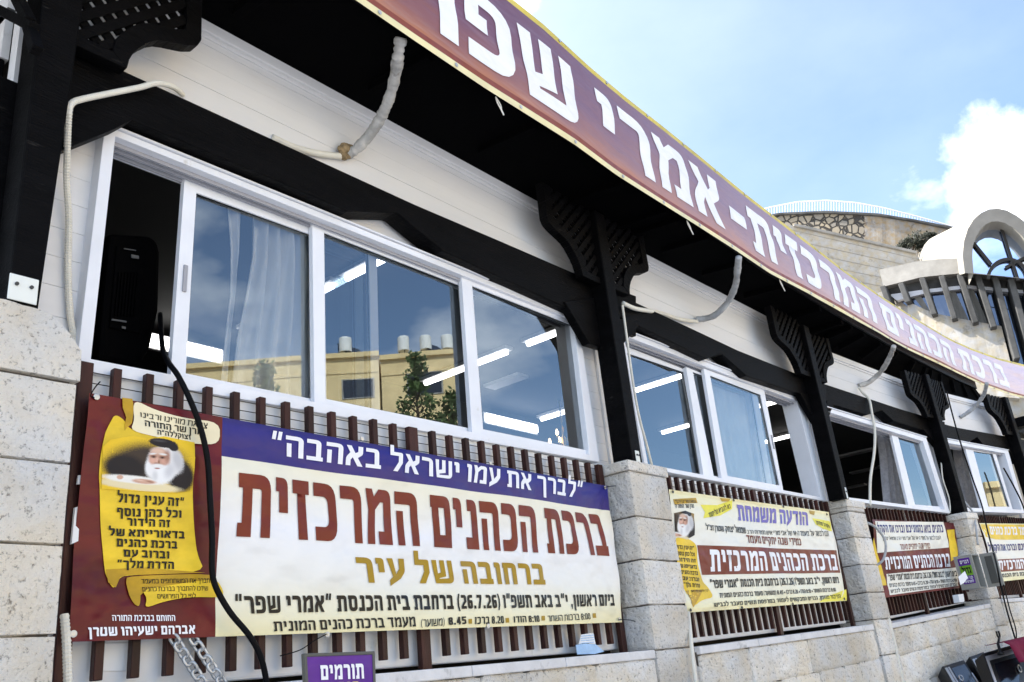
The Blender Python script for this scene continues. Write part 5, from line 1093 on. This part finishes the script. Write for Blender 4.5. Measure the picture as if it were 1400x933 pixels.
m = MB(); m.lbox(4, uR+.004, uR+.018, d2, d1-.004, zB, zT); dr = m.build('door', 'cabinet', t, bevel=.003)
m = MB(); m.lbox(4, uR-.004, uR+.0035, d2+.04, d1-.05, zB+.03, zT-.03); m.build('door_lining', 'cabinet_dark', dr, bevel=.002)
H = zT-zB; dl = d1+.02; dh = -.13
def side(z0, z1, mtl, a=.06, e=.94, off=.002, nm='poster'):
    m = MB(); da, de = dh+(dl-dh)*a, dh+(dl-dh)*e; m.lbox(4, uL-off, uL-.0005, min(da, de), max(da, de), zB+H*z0, zB+H*z1); return m.build(nm, mtl, t)
side(.16, .92, 'v_purple'); side(.40, .70, 'v_green', off=.004, nm='poster_panel')
CB = Banner(lambda s, q: LW(4, uL-.005, dh+(dl-dh)*s, zB+H*q), lambda s, q: -U4v, lambda s, q: 0)
for s_, t0, t1, st, mm in (('דברים', .76, .86, 'bold', 'v_white'), ('גדול', .46, .64, 'bold', 'v_black'), ('לכל אחד', .29, .36, 'med', 'v_white'), ('לתורמים', .19, .26, 'bold', 'v_white')):
    CB.text(s_, 0, 0, 0, 0, mm, t, st, .001, st=((.2, t1), (.2, t0), (.85, t1), (.85, t0)))
m = MB(); sheet_px(m, 4, [(1310, 789), (1319, 781), (1323, 790), (1318, 797), (1313, 800)], d1-.02); tag(m.build('note', 'paper'), 'torn white note hanging at the left edge of the open cabinet', 'note')
m = MB(); m.prism([D(3, 1310, 813, -.14), D(3, 1317.5, 812, -.14), D(3, 1319, 823, -.14), D(3, 1312.5, 824, -.14)], BAY[3][2]*.06); tag(m.build('paper_cup', 'paper', bevel=.004), 'small white cup on the stone coping below the open cabinet', 'cup')

# ---- road cases leaning by the wall
def case(px, d0, d1, label, frame=False):
    tl, tr, br, bl = px; A, Bq, Cq, Dq = P(4, *tl, d0), P(4, *tr, d0), P(4, *br, d1), P(4, *bl, d1)
    nn = (Bq-A).cross(Dq-A).normalized()
    if nn.dot(CAM-A) < 0: nn = -nn
    k = 2.2; Dq = A+(Dq-A)*k; Cq = Bq+(Cq-Bq)*k; G = lambda u, v, h=0: (A*(1-u)+Bq*u)*(1-v)+(Dq*(1-u)+Cq*u)*v+nn*h
    t = thing('road_case', Dq, label, 'road case', 'black road cases leaning by the base wall')
    m = MB(); m.prism([G(0, 1), G(1, 1), G(1, 0), G(0, 0)], -nn*.11); m.build('body', 'case_black', t, bevel=.008)
    m = MB(); w_ = (Bq-A).length; u1 = .035/w_
    for ua in ((u1*.6, u1*1.9), (u1*2.3, u1*3.1)) if not frame else ((u1*.4, u1*1.6), (1-u1*1.6, 1-u1*.4)):
        m.prism([G(ua[0], .98, .006), G(ua[1], .98, .006), G(ua[1], .05, .006), G(ua[0], .05, .006)], -nn*.005)
    if frame: m.prism([G(u1*1.7, .11, .006), G(1-u1*1.7, .11, .006), G(1-u1*1.7, .05, .006), G(u1*1.7, .05, .006)], -nn*.005)
    else: m.prism([G(1-u1*.9, .6, .006), G(1-u1*.2, .6, .006), G(1-u1*.2, .25, .006), G(1-u1*.9, .25, .006)], -nn*.005)
    m.build('edge_trim', 'case_trim', t, bevel=.002)
    m = MB(); m.prism([G(u1*3.6, .9, .004), G(1-u1*1.3, .9, .004), G(1-u1*1.3, .08 if not frame else .16, .004), G(u1*3.6, .08 if not frame else .16, .004)], -nn*.003); m.build('lid_panel', 'glossy_black', t, bevel=.004)
    q = G(.38, .30, .02); e1 = (Bq-A).normalized(); e2 = (Dq-A).normalized(); m = MB(); m.tube([q+e1*.03*math.cos(a*.524)+e2*.045*math.sin(a*.524) for a in range(13)], .005, 7); m.build('handle', 'case_trim', t, smooth=True)
case([(1288, 911), (1318, 902), (1340, 936), (1308, 946)], -.20, -.42, 'smallest black road case, leftmost of those leaning by the base wall')
case([(1325, 898), (1345, 891), (1370, 934), (1350, 942)], -.24, -.46, 'black road case between the small case and the silver framed one')
case([(1344, 893), (1430, 868), (1452, 920), (1362, 944)], -.50, -.66, 'large black road case with a silver frame in the right corner', True)
p = P(4, 1366, 886, -.62); t = thing('mic_stand', p-ZU*.02, 'black microphone clip on a short stand above the road cases', 'microphone stand')
m = MB(); m.lathe(p-ZU*.06, [(.03, 0), (.03, .02), (.012, .03), (.012, .10)], 12); m.build('stem', 'case_black', t, smooth=True)
m = MB(); q = P(4, 1365.2, 869, -.62); m.tube(spline([q+BAY[4][1]*-.022+ZU*.035, q+BAY[4][1]*-.024, q-ZU*.02, q+BAY[4][1]*.024, q+BAY[4][1]*.022+ZU*.035], 5), .008, 8); m.tube([p+ZU*.03, q-ZU*.02], .011, 8); m.build('clip', 'case_black', t, smooth=True)
m = MB(); Nn = 24; A = [P(4, 1373, 881, -.66), P(4, 1428, 868, -.66)]
for j in range(9):
    for i in range(Nn+1):
        s = i/Nn; a = A[0].lerp(A[1], s); fold = .02*math.sin(s*19)+.012*noise.noise(Vector((s*6, j*.2, 3)))
        if j == 0: v = a+BAY[4][2]*.16+ZU*.004
        elif j == 1: v = a+ZU*.018
        else: v = a+ZU*(.015-(j-1)*.024-.012*math.sin(s*5))-BAY[4][2]*(.03+fold*(j/8)+.05*j/8)
        m.v.append(v)
for j in range(8):
    for i in range(Nn): m.f.append([j*(Nn+1)+i, j*(Nn+1)+i+1, (j+1)*(Nn+1)+i+1, (j+1)*(Nn+1)+i]); m.m.append(0)
o = m.build('cloth', 'maroon_cloth', smooth=True); o.modifiers.new('thickness', 'SOLIDIFY').thickness = .004; tag(o, 'dark red cloth thrown over the silver edged road case', 'cloth')

# ================================================================== beyond the hall
W5 = thing('end_wall', LW(4, 3.2, .5, -2.75), 'plain beige wall just past the last dark post of the hall', 'wall')
m = MB(); m.lbox(4, 1.66, 7.0, .35, .7, -2.75, 1.55); m.build('wall_face', 'plaster', W5)
m = MB(); m.lbox(4, 1.66, 4.0, .2, .349, 1.22, 1.40); m.lbox(4, 1.75, 1.95, -.3, .19, 1.15, 1.27); m.build('beam_end', 'black_wood', W5, bevel=.005)

def hdir(x, y):
    d = ray(x, y); return Vector((d.x, d.y, 0)).normalized()
RC = CAM+hdir(1325, 500)*37; RC.z = 0
def cyl(x, y, rad, C=None):
    C = C or RC; d = ray(x, y); ox, oy = CAM.x-C.x, CAM.y-C.y; a = d.x**2+d.y**2; b2 = ox*d.x+oy*d.y; cc = ox*ox+oy*oy-rad*rad; q = b2*b2-a*cc
    k = (-b2-math.sqrt(max(q, 0)))/a; return CAM+d*k
def curve(pts, x):
    for (xa, ya), (xb, yb) in zip(pts, pts[1:]):
        if x <= xb: return ya+(yb-ya)*(x-xa)/(xb-xa)
    return pts[-1][1]
def strip(m, top, bot, rad, th, n=24, mi=0, C=None):
    x0, x1 = top[0][0], top[-1][0]; xb0, xb1 = bot[0][0], bot[-1][0]; T = []; B_ = []
    Cc = C or RC
    for i in range(n+1):
        f = i/n; xt = x0+(x1-x0)*f; xb = xb0+(xb1-xb0)*f; T.append(cyl(xt, curve(top, xt), rad, C)); B_.append(cyl(xb, curve(bot, xb), rad, C))
    for i in range(n):
        q = [B_[i], B_[i+1], T[i+1], T[i]]; inn = [v+(Vector((Cc.x, Cc.y, v.z))-v).normalized()*th for v in q]
        m.add(q+inn, [[0, 1, 2, 3], [7, 6, 5, 4], [3, 2, 6, 7], [0, 4, 5, 1]]+([[0, 3, 7, 4]] if i == 0 else [])+([[1, 5, 6, 2]] if i == n-1 else []), mi)
RO = thing('round_building', (RC.x, RC.y, -2.75), 'pale round stone building with concrete fins and a big arched window behind the hall', 'building')
m = MB(); strip(m, [(1202, 369), (1256, 357), (1290, 354), (1316, 353.5), (1440, 362)], [(1208, 392), (1260, 379), (1316, 373.5), (1440, 384)], 11.3, .6); m.build('parapet', 'concrete', RO)
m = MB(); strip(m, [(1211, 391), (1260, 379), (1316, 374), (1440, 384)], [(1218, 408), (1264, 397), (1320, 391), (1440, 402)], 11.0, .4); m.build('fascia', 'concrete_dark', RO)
m = MB(); strip(m, [(1216, 403), (1264, 396), (1320, 390), (1440, 400)], [(1226, 411), (1268, 400.5), (1324, 394.5), (1440, 405)], 11.08, .2); m.build('window_head', 'rail_white', RO)
m = MB(); strip(m, [(1222, 406), (1264, 397), (1320, 391), (1440, 402)], [(1250, 425), (1280, 436), (1335, 446), (1370, 452), (1376, 500), (1470, 520)], 10.9, .1); m.build('ribbon_window', 'far_glass', RO)
for a_, e_ in (([(1291, 398), (1305, 396)], [(1309, 437), (1325, 439)]), ([(1317, 396.5), (1331, 396)], [(1337, 442), (1352, 445)]), ([(1247, 404), (1257, 402)], [(1262, 423), (1273, 428)])):
    m = MB(); strip(m, a_, e_, 10.94, .02, 4); m.build('blind', 'blind', RO)
m = MB(); strip(m, [(1240, 412), (1275, 428), (1332, 439.5), (1369, 446)], [(1245, 470), (1290, 520), (1345, 540), (1394, 545)], 11.15, .6); m.build('wall', 'far_stone', RO)
for (xa, ya, xb, yb) in ((1206, 391, 1215, 415), (1231, 387, 1241, 413), (1260, 380, 1277, 430), (1287, 377, 1305, 436), (1312, 374.5, 1334, 441), (1336, 375, 1359, 447), (1360, 377, 1391, 490), (1382, 380, 1412, 490), (1404, 383, 1434, 490)):
    a, e = cyl(xa, ya, 11.45), cyl(xb, yb, 11.45); rd = (Vector((RC.x, RC.y, 0))-Vector((a.x, a.y, 0))).normalized(); tg = rd.cross(ZU); m = MB()
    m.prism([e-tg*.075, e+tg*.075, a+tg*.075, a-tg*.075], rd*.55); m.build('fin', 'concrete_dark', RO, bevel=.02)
zr = cyl(1316, 356, 11.3).z
m = MB(); m.lathe(Vector((RC.x, RC.y, -2.75)), [(10.78, 0), (10.78, zr+2.55)], 96); m.build('drum_wall', 'far_stone', RO, smooth=False)
m = MB(); m.lathe(Vector((RC.x, RC.y, zr-.55)), [(10.82, 0), (10.82, .5), (10.4, .52)], 96); m.build('roof_edge', 'concrete', RO)
fa = [cyl(1382, 380, 11.45), cyl(1404, 383, 11.45)]; an_ = [math.atan2(p.y-RC.y, p.x-RC.x) for p in fa]; dz_ = (fa[1].z, cyl(1434, 490, 11.45).z); st_ = an_[1]-an_[0]
for k in range(1, 14):
    a_ = an_[1]+st_*k; rd = Vector((math.cos(a_), math.sin(a_), 0)); tg = Vector((-rd.y, rd.x, 0)); c_ = Vector((RC.x, RC.y, 0))+rd*11.45; m = MB()
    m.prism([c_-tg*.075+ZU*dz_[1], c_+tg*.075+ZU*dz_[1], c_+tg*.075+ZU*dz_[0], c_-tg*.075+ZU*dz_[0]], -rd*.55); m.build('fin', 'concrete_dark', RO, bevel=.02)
# barrel vault with glazed arch
VD = hdir(1375, 350); VP0 = CAM+VD*25.0; VN = (-(VD*.92+Vector((VD.y, -VD.x, 0))*-.25)).normalized()
V = lambda x, y, k=0: onplane(x, y, VP0-VN*k, VN)
outp = [(1319, 374), (1316, 350), (1318, 330), (1323, 314), (1331, 301), (1341, 292), (1352, 287), (1364, 286), (1376, 288.5), (1390, 296), (1403, 306), (1418, 324), (1428, 345), (1435, 384)]
inp = [(1331, 374), (1329, 352), (1330, 337), (1334, 325), (1340, 315), (1347, 308), (1355, 304), (1364, 303.5), (1374, 306), (1386, 313), (1396, 322), (1407, 336), (1415, 352), (1422, 384)]
bk = [(1252+(x-1316)*.62, 343+(y-310)*.78) for x, y in outp]
m = MB(); F_ = [V(*p) for p in outp]; I_ = [V(*p) for p in inp]; B2k = [V(*p, 12) for p in bk]; n = len(outp); ID = [v-VN*1.0 for v in I_]
m.add(F_+I_+B2k+ID, [[i, i+1, n+i+1, n+i] for i in range(n-1)]+[[i, 2*n+i, 2*n+i+1, i+1] for i in range(n-1)]+[[n+i, n+i+1, 3*n+i+1, 3*n+i] for i in range(n-1)])
vo = m.build('vault', 'plaster', RO)
m = MB(); m.ring([v+VN*.03 for v in F_], [v+VN*.03 for v in I_], -VN*.02); m.build('arch_rim', 'concrete_rim', vo)
aw = MB(); gl = [V(*p, .5) for p in inp]; aw.uv = {0: (0, 0)}; aw.add(gl, [list(range(n))[::1]]); wo = aw.build('arched_window', 'far_glass', RO)
m = MB()
for a, e in (((1329, 330), (1355, 362)), ((1366, 303), (1392, 384)), ((1416, 345), (1375, 366))): m.bar(V(*a, .42), V(*e, .42), .07, .07)
arc = [V(*p, .42) for p in ell(1378, 382, 27, 27, 16, a0=180, a1=360)]; 
for a, e in zip(arc, arc[1:]): m.bar(a, e, .08, .08)
m.build('glazing_bar', 'dark_frame', wo)
# retaining walls on the slope, railing and bush
ms = bpy.data.materials.new('rubble_wall'); ms.use_nodes = True; nt2 = ms.node_tree; MAT['rubble_wall'] = ms; pb = nt2.nodes['Principled BSDF']; pb.inputs['Roughness'].default_value = .9
tcn = nt2.nodes.new('ShaderNodeTexCoord'); v1 = nt2.nodes.new('ShaderNodeTexVoronoi'); v1.feature = 'DISTANCE_TO_EDGE'; v1.inputs['Scale'].default_value = 3.0; v2 = nt2.nodes.new('ShaderNodeTexVoronoi'); v2.inputs['Scale'].default_value = 3.0
for v_ in (v1, v2): nt2.links.new(tcn.outputs['Object'], v_.inputs['Vector'])
rr1 = nt2.nodes.new('ShaderNodeValToRGB'); rr1.color_ramp.elements[0].position = .035; rr1.color_ramp.elements[1].position = .10; nt2.links.new(v1.outputs[0], rr1.inputs[0])
hs = nt2.nodes.new('ShaderNodeValToRGB'); sp_ = nt2.nodes.new('ShaderNodeSeparateColor'); nt2.links.new(v2.outputs['Color'], sp_.inputs[0]); nt2.links.new(sp_.outputs[0], hs.inputs[0]); hs.color_ramp.elements[0].color = (.25, .225, .19, 1); hs.color_ramp.elements[1].color = (.38, .31, .21, 1)
mx2 = nt2.nodes.new('ShaderNodeMix'); mx2.data_type = 'RGBA'; nt2.links.new(rr1.outputs[0], mx2.inputs['Factor']); mx2.inputs['A'].default_value = (.05, .045, .04, 1); nt2.links.new(hs.outputs[0], mx2.inputs['B']); nt2.links.new(mx2.outputs['Result'], pb.inputs['Base Color'])
bp = nt2.nodes.new('ShaderNodeBump'); bp.inputs['Distance'].default_value = .12; nt2.links.new(rr1.outputs[0], bp.inputs['Height']); nt2.links.new(bp.outputs[0], pb.inputs['Normal'])
C2 = CAM+hdir(1150, 400)*62; C2.z = 0
m = MB(); strip(m, [(800, 345), (900, 319), (1030, 299), (1066, 293), (1130, 290.5), (1178, 292), (1182, 292.3)], [(800, 930), (1182, 900)], 22, 1.5, 60, C=C2)
rw = m.build('retaining_wall', 'rubble_wall'); tag(rw, 'rubble stone retaining wall with wide dark joints under the white railing', 'wall')
m = MB(); strip(m, [(1182, 292.3), (1200, 294), (1250, 302), (1299, 312), (1330, 321), (1420, 352)], [(1182, 900), (1420, 880)], 22, 1.5, 40, C=C2)
tag(m.build('retaining_wall', 'rubble'), 'smeared rough plastered stretch of retaining wall right of the rubble stones', 'wall')
m = MB(); strip(m, [(800, 343), (900, 317), (1030, 297.5), (1066, 291), (1130, 288.3), (1200, 291.8), (1250, 300), (1299, 309.5), (1330, 319), (1420, 350)], [(800, 346), (900, 320), (1030, 300), (1066, 293.5), (1130, 291), (1200, 294.5), (1250, 302.5), (1299, 312.3), (1330, 321.5), (1420, 352.5)], 22.15, 1.6, 80, C=C2)
tag(m.build('wall_coping', 'concrete_dark'), 'thin grey coping along the top of the curved retaining walls', 'coping')
t = thing('hill_railing', cyl(1150, 292, 22, C2), 'white metal railing curving along the top of the retaining wall', 'railing')
rt = [(880, 318), (1030, 290), (1052, 284), (1090, 276.5), (1130, 274.5), (1170, 277.5), (1210, 285), (1260, 298), (1299, 309), (1325, 317)]; rb = [(880, 322), (1030, 297.5), (1066, 291), (1130, 288.3), (1200, 291.8), (1250, 300), (1299, 309.5), (1325, 317.5)]
m = MB(); m.tube([cyl(x, curve(rt, x), 22.1, C2) for x in range(890, 1324, 6)], .035, 6); m.build('top_rail', 'rail_white', t, smooth=True)
m = MB()
for k in range(116):
    x = 892+k*3.7; a, e = cyl(x, curve(rb, x), 22.1, C2), cyl(x, curve(rt, x), 22.1, C2)
    if (e-a).length > .08: m.bar(a, e, .028, .028)
m.build('baluster', 'rail_white', t)
WD = CAM+hdir(1170, 350)*34; WN = -(hdir(1170, 350)*.9+Vector((hdir(1170, 350).y, -hdir(1170, 350).x, 0))*-.35).normalized()
top_ = [onplane(x, y, WD, WN) for x, y in [(760, 285), (900, 285), (1040, 298), (1092, 311), (1170, 328), (1252, 348), (1262, 362), (1268, 470)]]
m = MB(); m.prism(top_+[Vector((top_[-1].x, top_[-1].y, -2.75)), Vector((top_[0].x, top_[0].y, -2.75))], -WN*1.0)
sw = m.build('ashlar_wall', 'far_stone'); tag(sw, 'smooth tan ashlar wall between the eaves banner and the round building', 'wall')
m = MB()
for i in range(9):
    o = i*14; m.bar(onplane(1040, 305+o*1.0, WD+WN*.01, WN), onplane(1262, 356+o*.82, WD+WN*.01, WN), .012, .012)
m.bar(onplane(1085, 309, WD, WN), onplane(1252, 347, WD, WN), .25, .10); m.build('joint', 'concrete', sw)
def leaves(m, c, r, n, size, seed, sq=(1, 1, 1)):
    rnd = random.Random(seed)
    for _ in range(n):
        d = Vector((rnd.gauss(0, 1), rnd.gauss(0, 1), rnd.gauss(0, 1))).normalized()*r*rnd.random()**.45; p = Vector(c)+Vector((d.x*sq[0], d.y*sq[1], d.z*sq[2]))
        a = Vector((rnd.gauss(0, 1), rnd.gauss(0, 1), rnd.gauss(0, 1))).normalized(); b2 = a.orthogonal().normalized(); s = size*rnd.uniform(.5, 1.2)
        m.add([p-a*s, p+b2*s*.45, p+a*s, p-b2*s*.45], [[0, 1, 2, 3]])
t = thing('bush', onplane(1250, 340, WD-WN*.8, WN), 'dark wind-blown bush growing where the tan wall meets the vault', 'bush')
m = MB(); c0 = onplane(1250, 334, WD-WN*1.2, WN)
for i, (x, y, r) in enumerate(((1238, 335, .28), (1246, 333, .36), (1254, 328, .40), (1262, 330, .34), (1271, 325, .30), (1274, 323, .18), (1232, 338, .18), (1258, 336, .25))): leaves(m, onplane(x, y, WD-WN*1.2, WN), r, 240, .075, i)
m.build('foliage', 'leaf_grey', t)
m = MB(); m.tube([onplane(1246, 346, WD-WN*1.2, WN), onplane(1250, 336, WD-WN*1.2, WN), onplane(1262, 330, WD-WN*1.2, WN)], .03, 6); m.build('stem', 'bark', t)

# ================================================================== across the street (seen mirrored in the panes)
def RF(x, y, Dd): q = onY(x, y, Dd); return Vector((q.x, .2-Dd, q.z))
MA, MBq = onz(320, 505, 20), onz(645, 481, 20); EB_ = (MBq-MA).normalized(); NB_ = Vector((EB_.y, -EB_.x, 0))
def RP(x, y):                                        # photo point of the mirrored facade -> the real facade across the street
    q = onplane(x, y, MA, NB_); return Vector((q.x, .2-q.y, q.z))
EX_ = Vector((EB_.x, -EB_.y, 0)); FO = Vector((EX_.y, -EX_.x, 0))
if FO.dot(Vector((0, 1, 0))) < 0: FO = -FO
def block_building(a, b2, zt, label, wins, depth=13, ux=EX_, fo=FO):
    L = (b2-a).length; c = (a+b2)/2; c.z = 0; t = thing('apartment_building', (c.x, c.y, -2.75), label, 'building', 'buildings across the street')
    m = MB(); m.box(c-fo*depth/2+ZU*(zt-2.75)/2, L, depth, zt+2.75, ux); m.box(c+fo*.05+ZU*(zt+.05), L+.1, .4, .35, ux)
    for k in range(5): m.box(c+fo*.03+ZU*(zt-1.2-k*3.4), L, .06, .16, ux)
    m.build('wall', 'yellow_stone', t)
    for p, ww, hh in wins:
        Q = lambda u, v, d: p+ux*u*ww/2+ZU*v*hh/2+fo*d; m = MB()
        m.ring([Q(-1.1, -1.1, .06), Q(1.1, -1.1, .06), Q(1.1, 1.1, .06), Q(-1.1, 1.1, .06)], [Q(-1, -1, .06), Q(1, -1, .06), Q(1, 1, .06), Q(-1, 1, .06)], -fo*.1); f = m.build('window', 'concrete', t)
        m = MB(); m.box(p+fo*.012, ww, .02, hh, ux); m.box(p+fo*.035, .08, .02, hh, ux, m=1); m.build('pane', ['solar', 'dark_frame'], f)
    return t
q1 = RP(516, 484); q2 = RP(519, 486); q3 = RP(647, 481); w1 = RP(489, 532); w2 = RP(582, 525)
wl = [(w1+EX_*dx-ZU*dz, 2.0, 1.3) for dx in (-27, -18, -9, 0) for dz in (0, 3.4, 6.8, 10.2)]
block_building(q1-EX_*60, q1, q1.z, 'yellow stone apartment block mirrored left of the tree in the widest window', wl)
wl = [(w2+EX_*dx-ZU*dz, 2.2, 1.5) for dx in (0,) for dz in (0, 3.4, 6.8, 10.2)]
block_building(q2, q3, q3.z, 'yellow stone apartment block mirrored behind the tree in the widest window', wl)
def RF2(b, x, y, tt):
    g = P(b, x, y, .08); r = (g-CAM).normalized(); N = BAY[b][2]; return g+(r-N*2*r.dot(N))*tt
a4, b4 = RF2(4, 1341, 665, 45), RF2(4, 1392, 663, 45); a4.z = b4.z = (a4.z+b4.z)/2; e4 = (b4-a4); e4.z = 0; e4.normalize(); f4 = Vector((e4.y, -e4.x, 0))
if f4.dot(CAM-a4) < 0: f4 = -f4
block_building(a4, b4+e4*6, a4.z, 'yellow stone apartment block mirrored in the pane of the farthest window', [((a4+b4)/2-ZU*5, 1.6, 1.4)], 10, e4, f4)
def tank(p, r, h, label):
    t = thing('water_tank', p, label, 'water tank', 'water tanks on the roofs across the street')
    m = MB(); m.lathe(p+ZU*.4, [(r*.3, -.0), (r, .02), (r, h), (r*.9, h+.08), (r*.2, h+.14)], 18); m.build('drum', 'tank', t, smooth=False)
    m = MB()
    for a in range(3): m.bar(p+Vector((r*.7*math.cos(a*2.1), r*.7*math.sin(a*2.1), 0)), p+Vector((r*.7*math.cos(a*2.1), r*.7*math.sin(a*2.1), .42)), .05, .05)
    m.build('leg', 'dark_frame', t)
def panel(p, label):
    t = thing('solar_collector', p, label, 'solar collector', 'solar collectors on the roofs across the street')
    m = MB(); m.prism([p+Vector((-.9, .4, 0)), p+Vector((.9, .4, 0)), p+Vector((.9, -.7, 1.2)), p+Vector((-.9, -.7, 1.2))], (0, .06, .06)); m.build('plate', 'solar', t)
    m = MB(); m.bar(p+Vector((-.8, -.7, 0)), p+Vector((-.8, -.7, 1.1)), .05, .05); m.bar(p+Vector((.8, -.7, 0)), p+Vector((.8, -.7, 1.1)), .05, .05); m.build('stand', 'dark_frame', t)
for x, y, l in ((471, 484, 'white water tank on the roof left of the tree'), (551, 483, 'white water tank just left of the tree top'), (583, 482, 'white water tank just right of the tree top'), (613, 481, 'white water tank at the right end of the middle pane')):
    p = RP(x, y)-FO*.8; tank(Vector((p.x, p.y, p.z+.05)), .42, 1.0, l)
for x, y, l in ((482, 484, 'dark solar collector beside the leftmost water tank'), (597, 482, 'dark solar collector between the two right hand tanks')):
    p = RP(x, y)-FO*1.2; panel(Vector((p.x, p.y, p.z+.05)), l)
def tree(xp, yt, Dd, wid, label, seed):
    a = RF(xp, yt, Dd); h = a.z+2.75; rnd = random.Random(seed); t = thing('pine_tree', (a.x, a.y, -2.75), label, 'tree', 'trees across the street')
    m = MB(); m.tube([(a.x, a.y, -2.75), (a.x+.15, a.y, -2.75+h*.5), (a.x, a.y, a.z-.3)], .2, 9, rad=[.24, .13, .03])
    cr = MB()
    for k in range(70):
        f = .3+.7*k/69; z = -2.75+h*f; rr = wid*(1-f)**.75+.12; an = rnd.uniform(0, 6.28); p = Vector((a.x+rr*math.cos(an)*rnd.uniform(.3, 1), a.y+rr*math.sin(an)*rnd.uniform(.3, 1), z)); m.tube([(a.x, a.y, z-.4), p], .03, 5, rad=[.05, .012]); leaves(cr, p, .40+.35*(1-f), 60, .12, seed*100+k, (1, 1, .7))
    m.build('trunk', 'bark', t); cr.build('crown', 'leaf_dark', t)
tree(567, 488, 22, 3.3, 'tall pine mirrored in the middle pane of the widest window', 1); tree(618, 540, 22, 2.0, 'shorter pine mirrored right of the tall one', 2); tree(362, 500, 24, 1.0, 'slim pine mirrored over the grey curtain', 3)
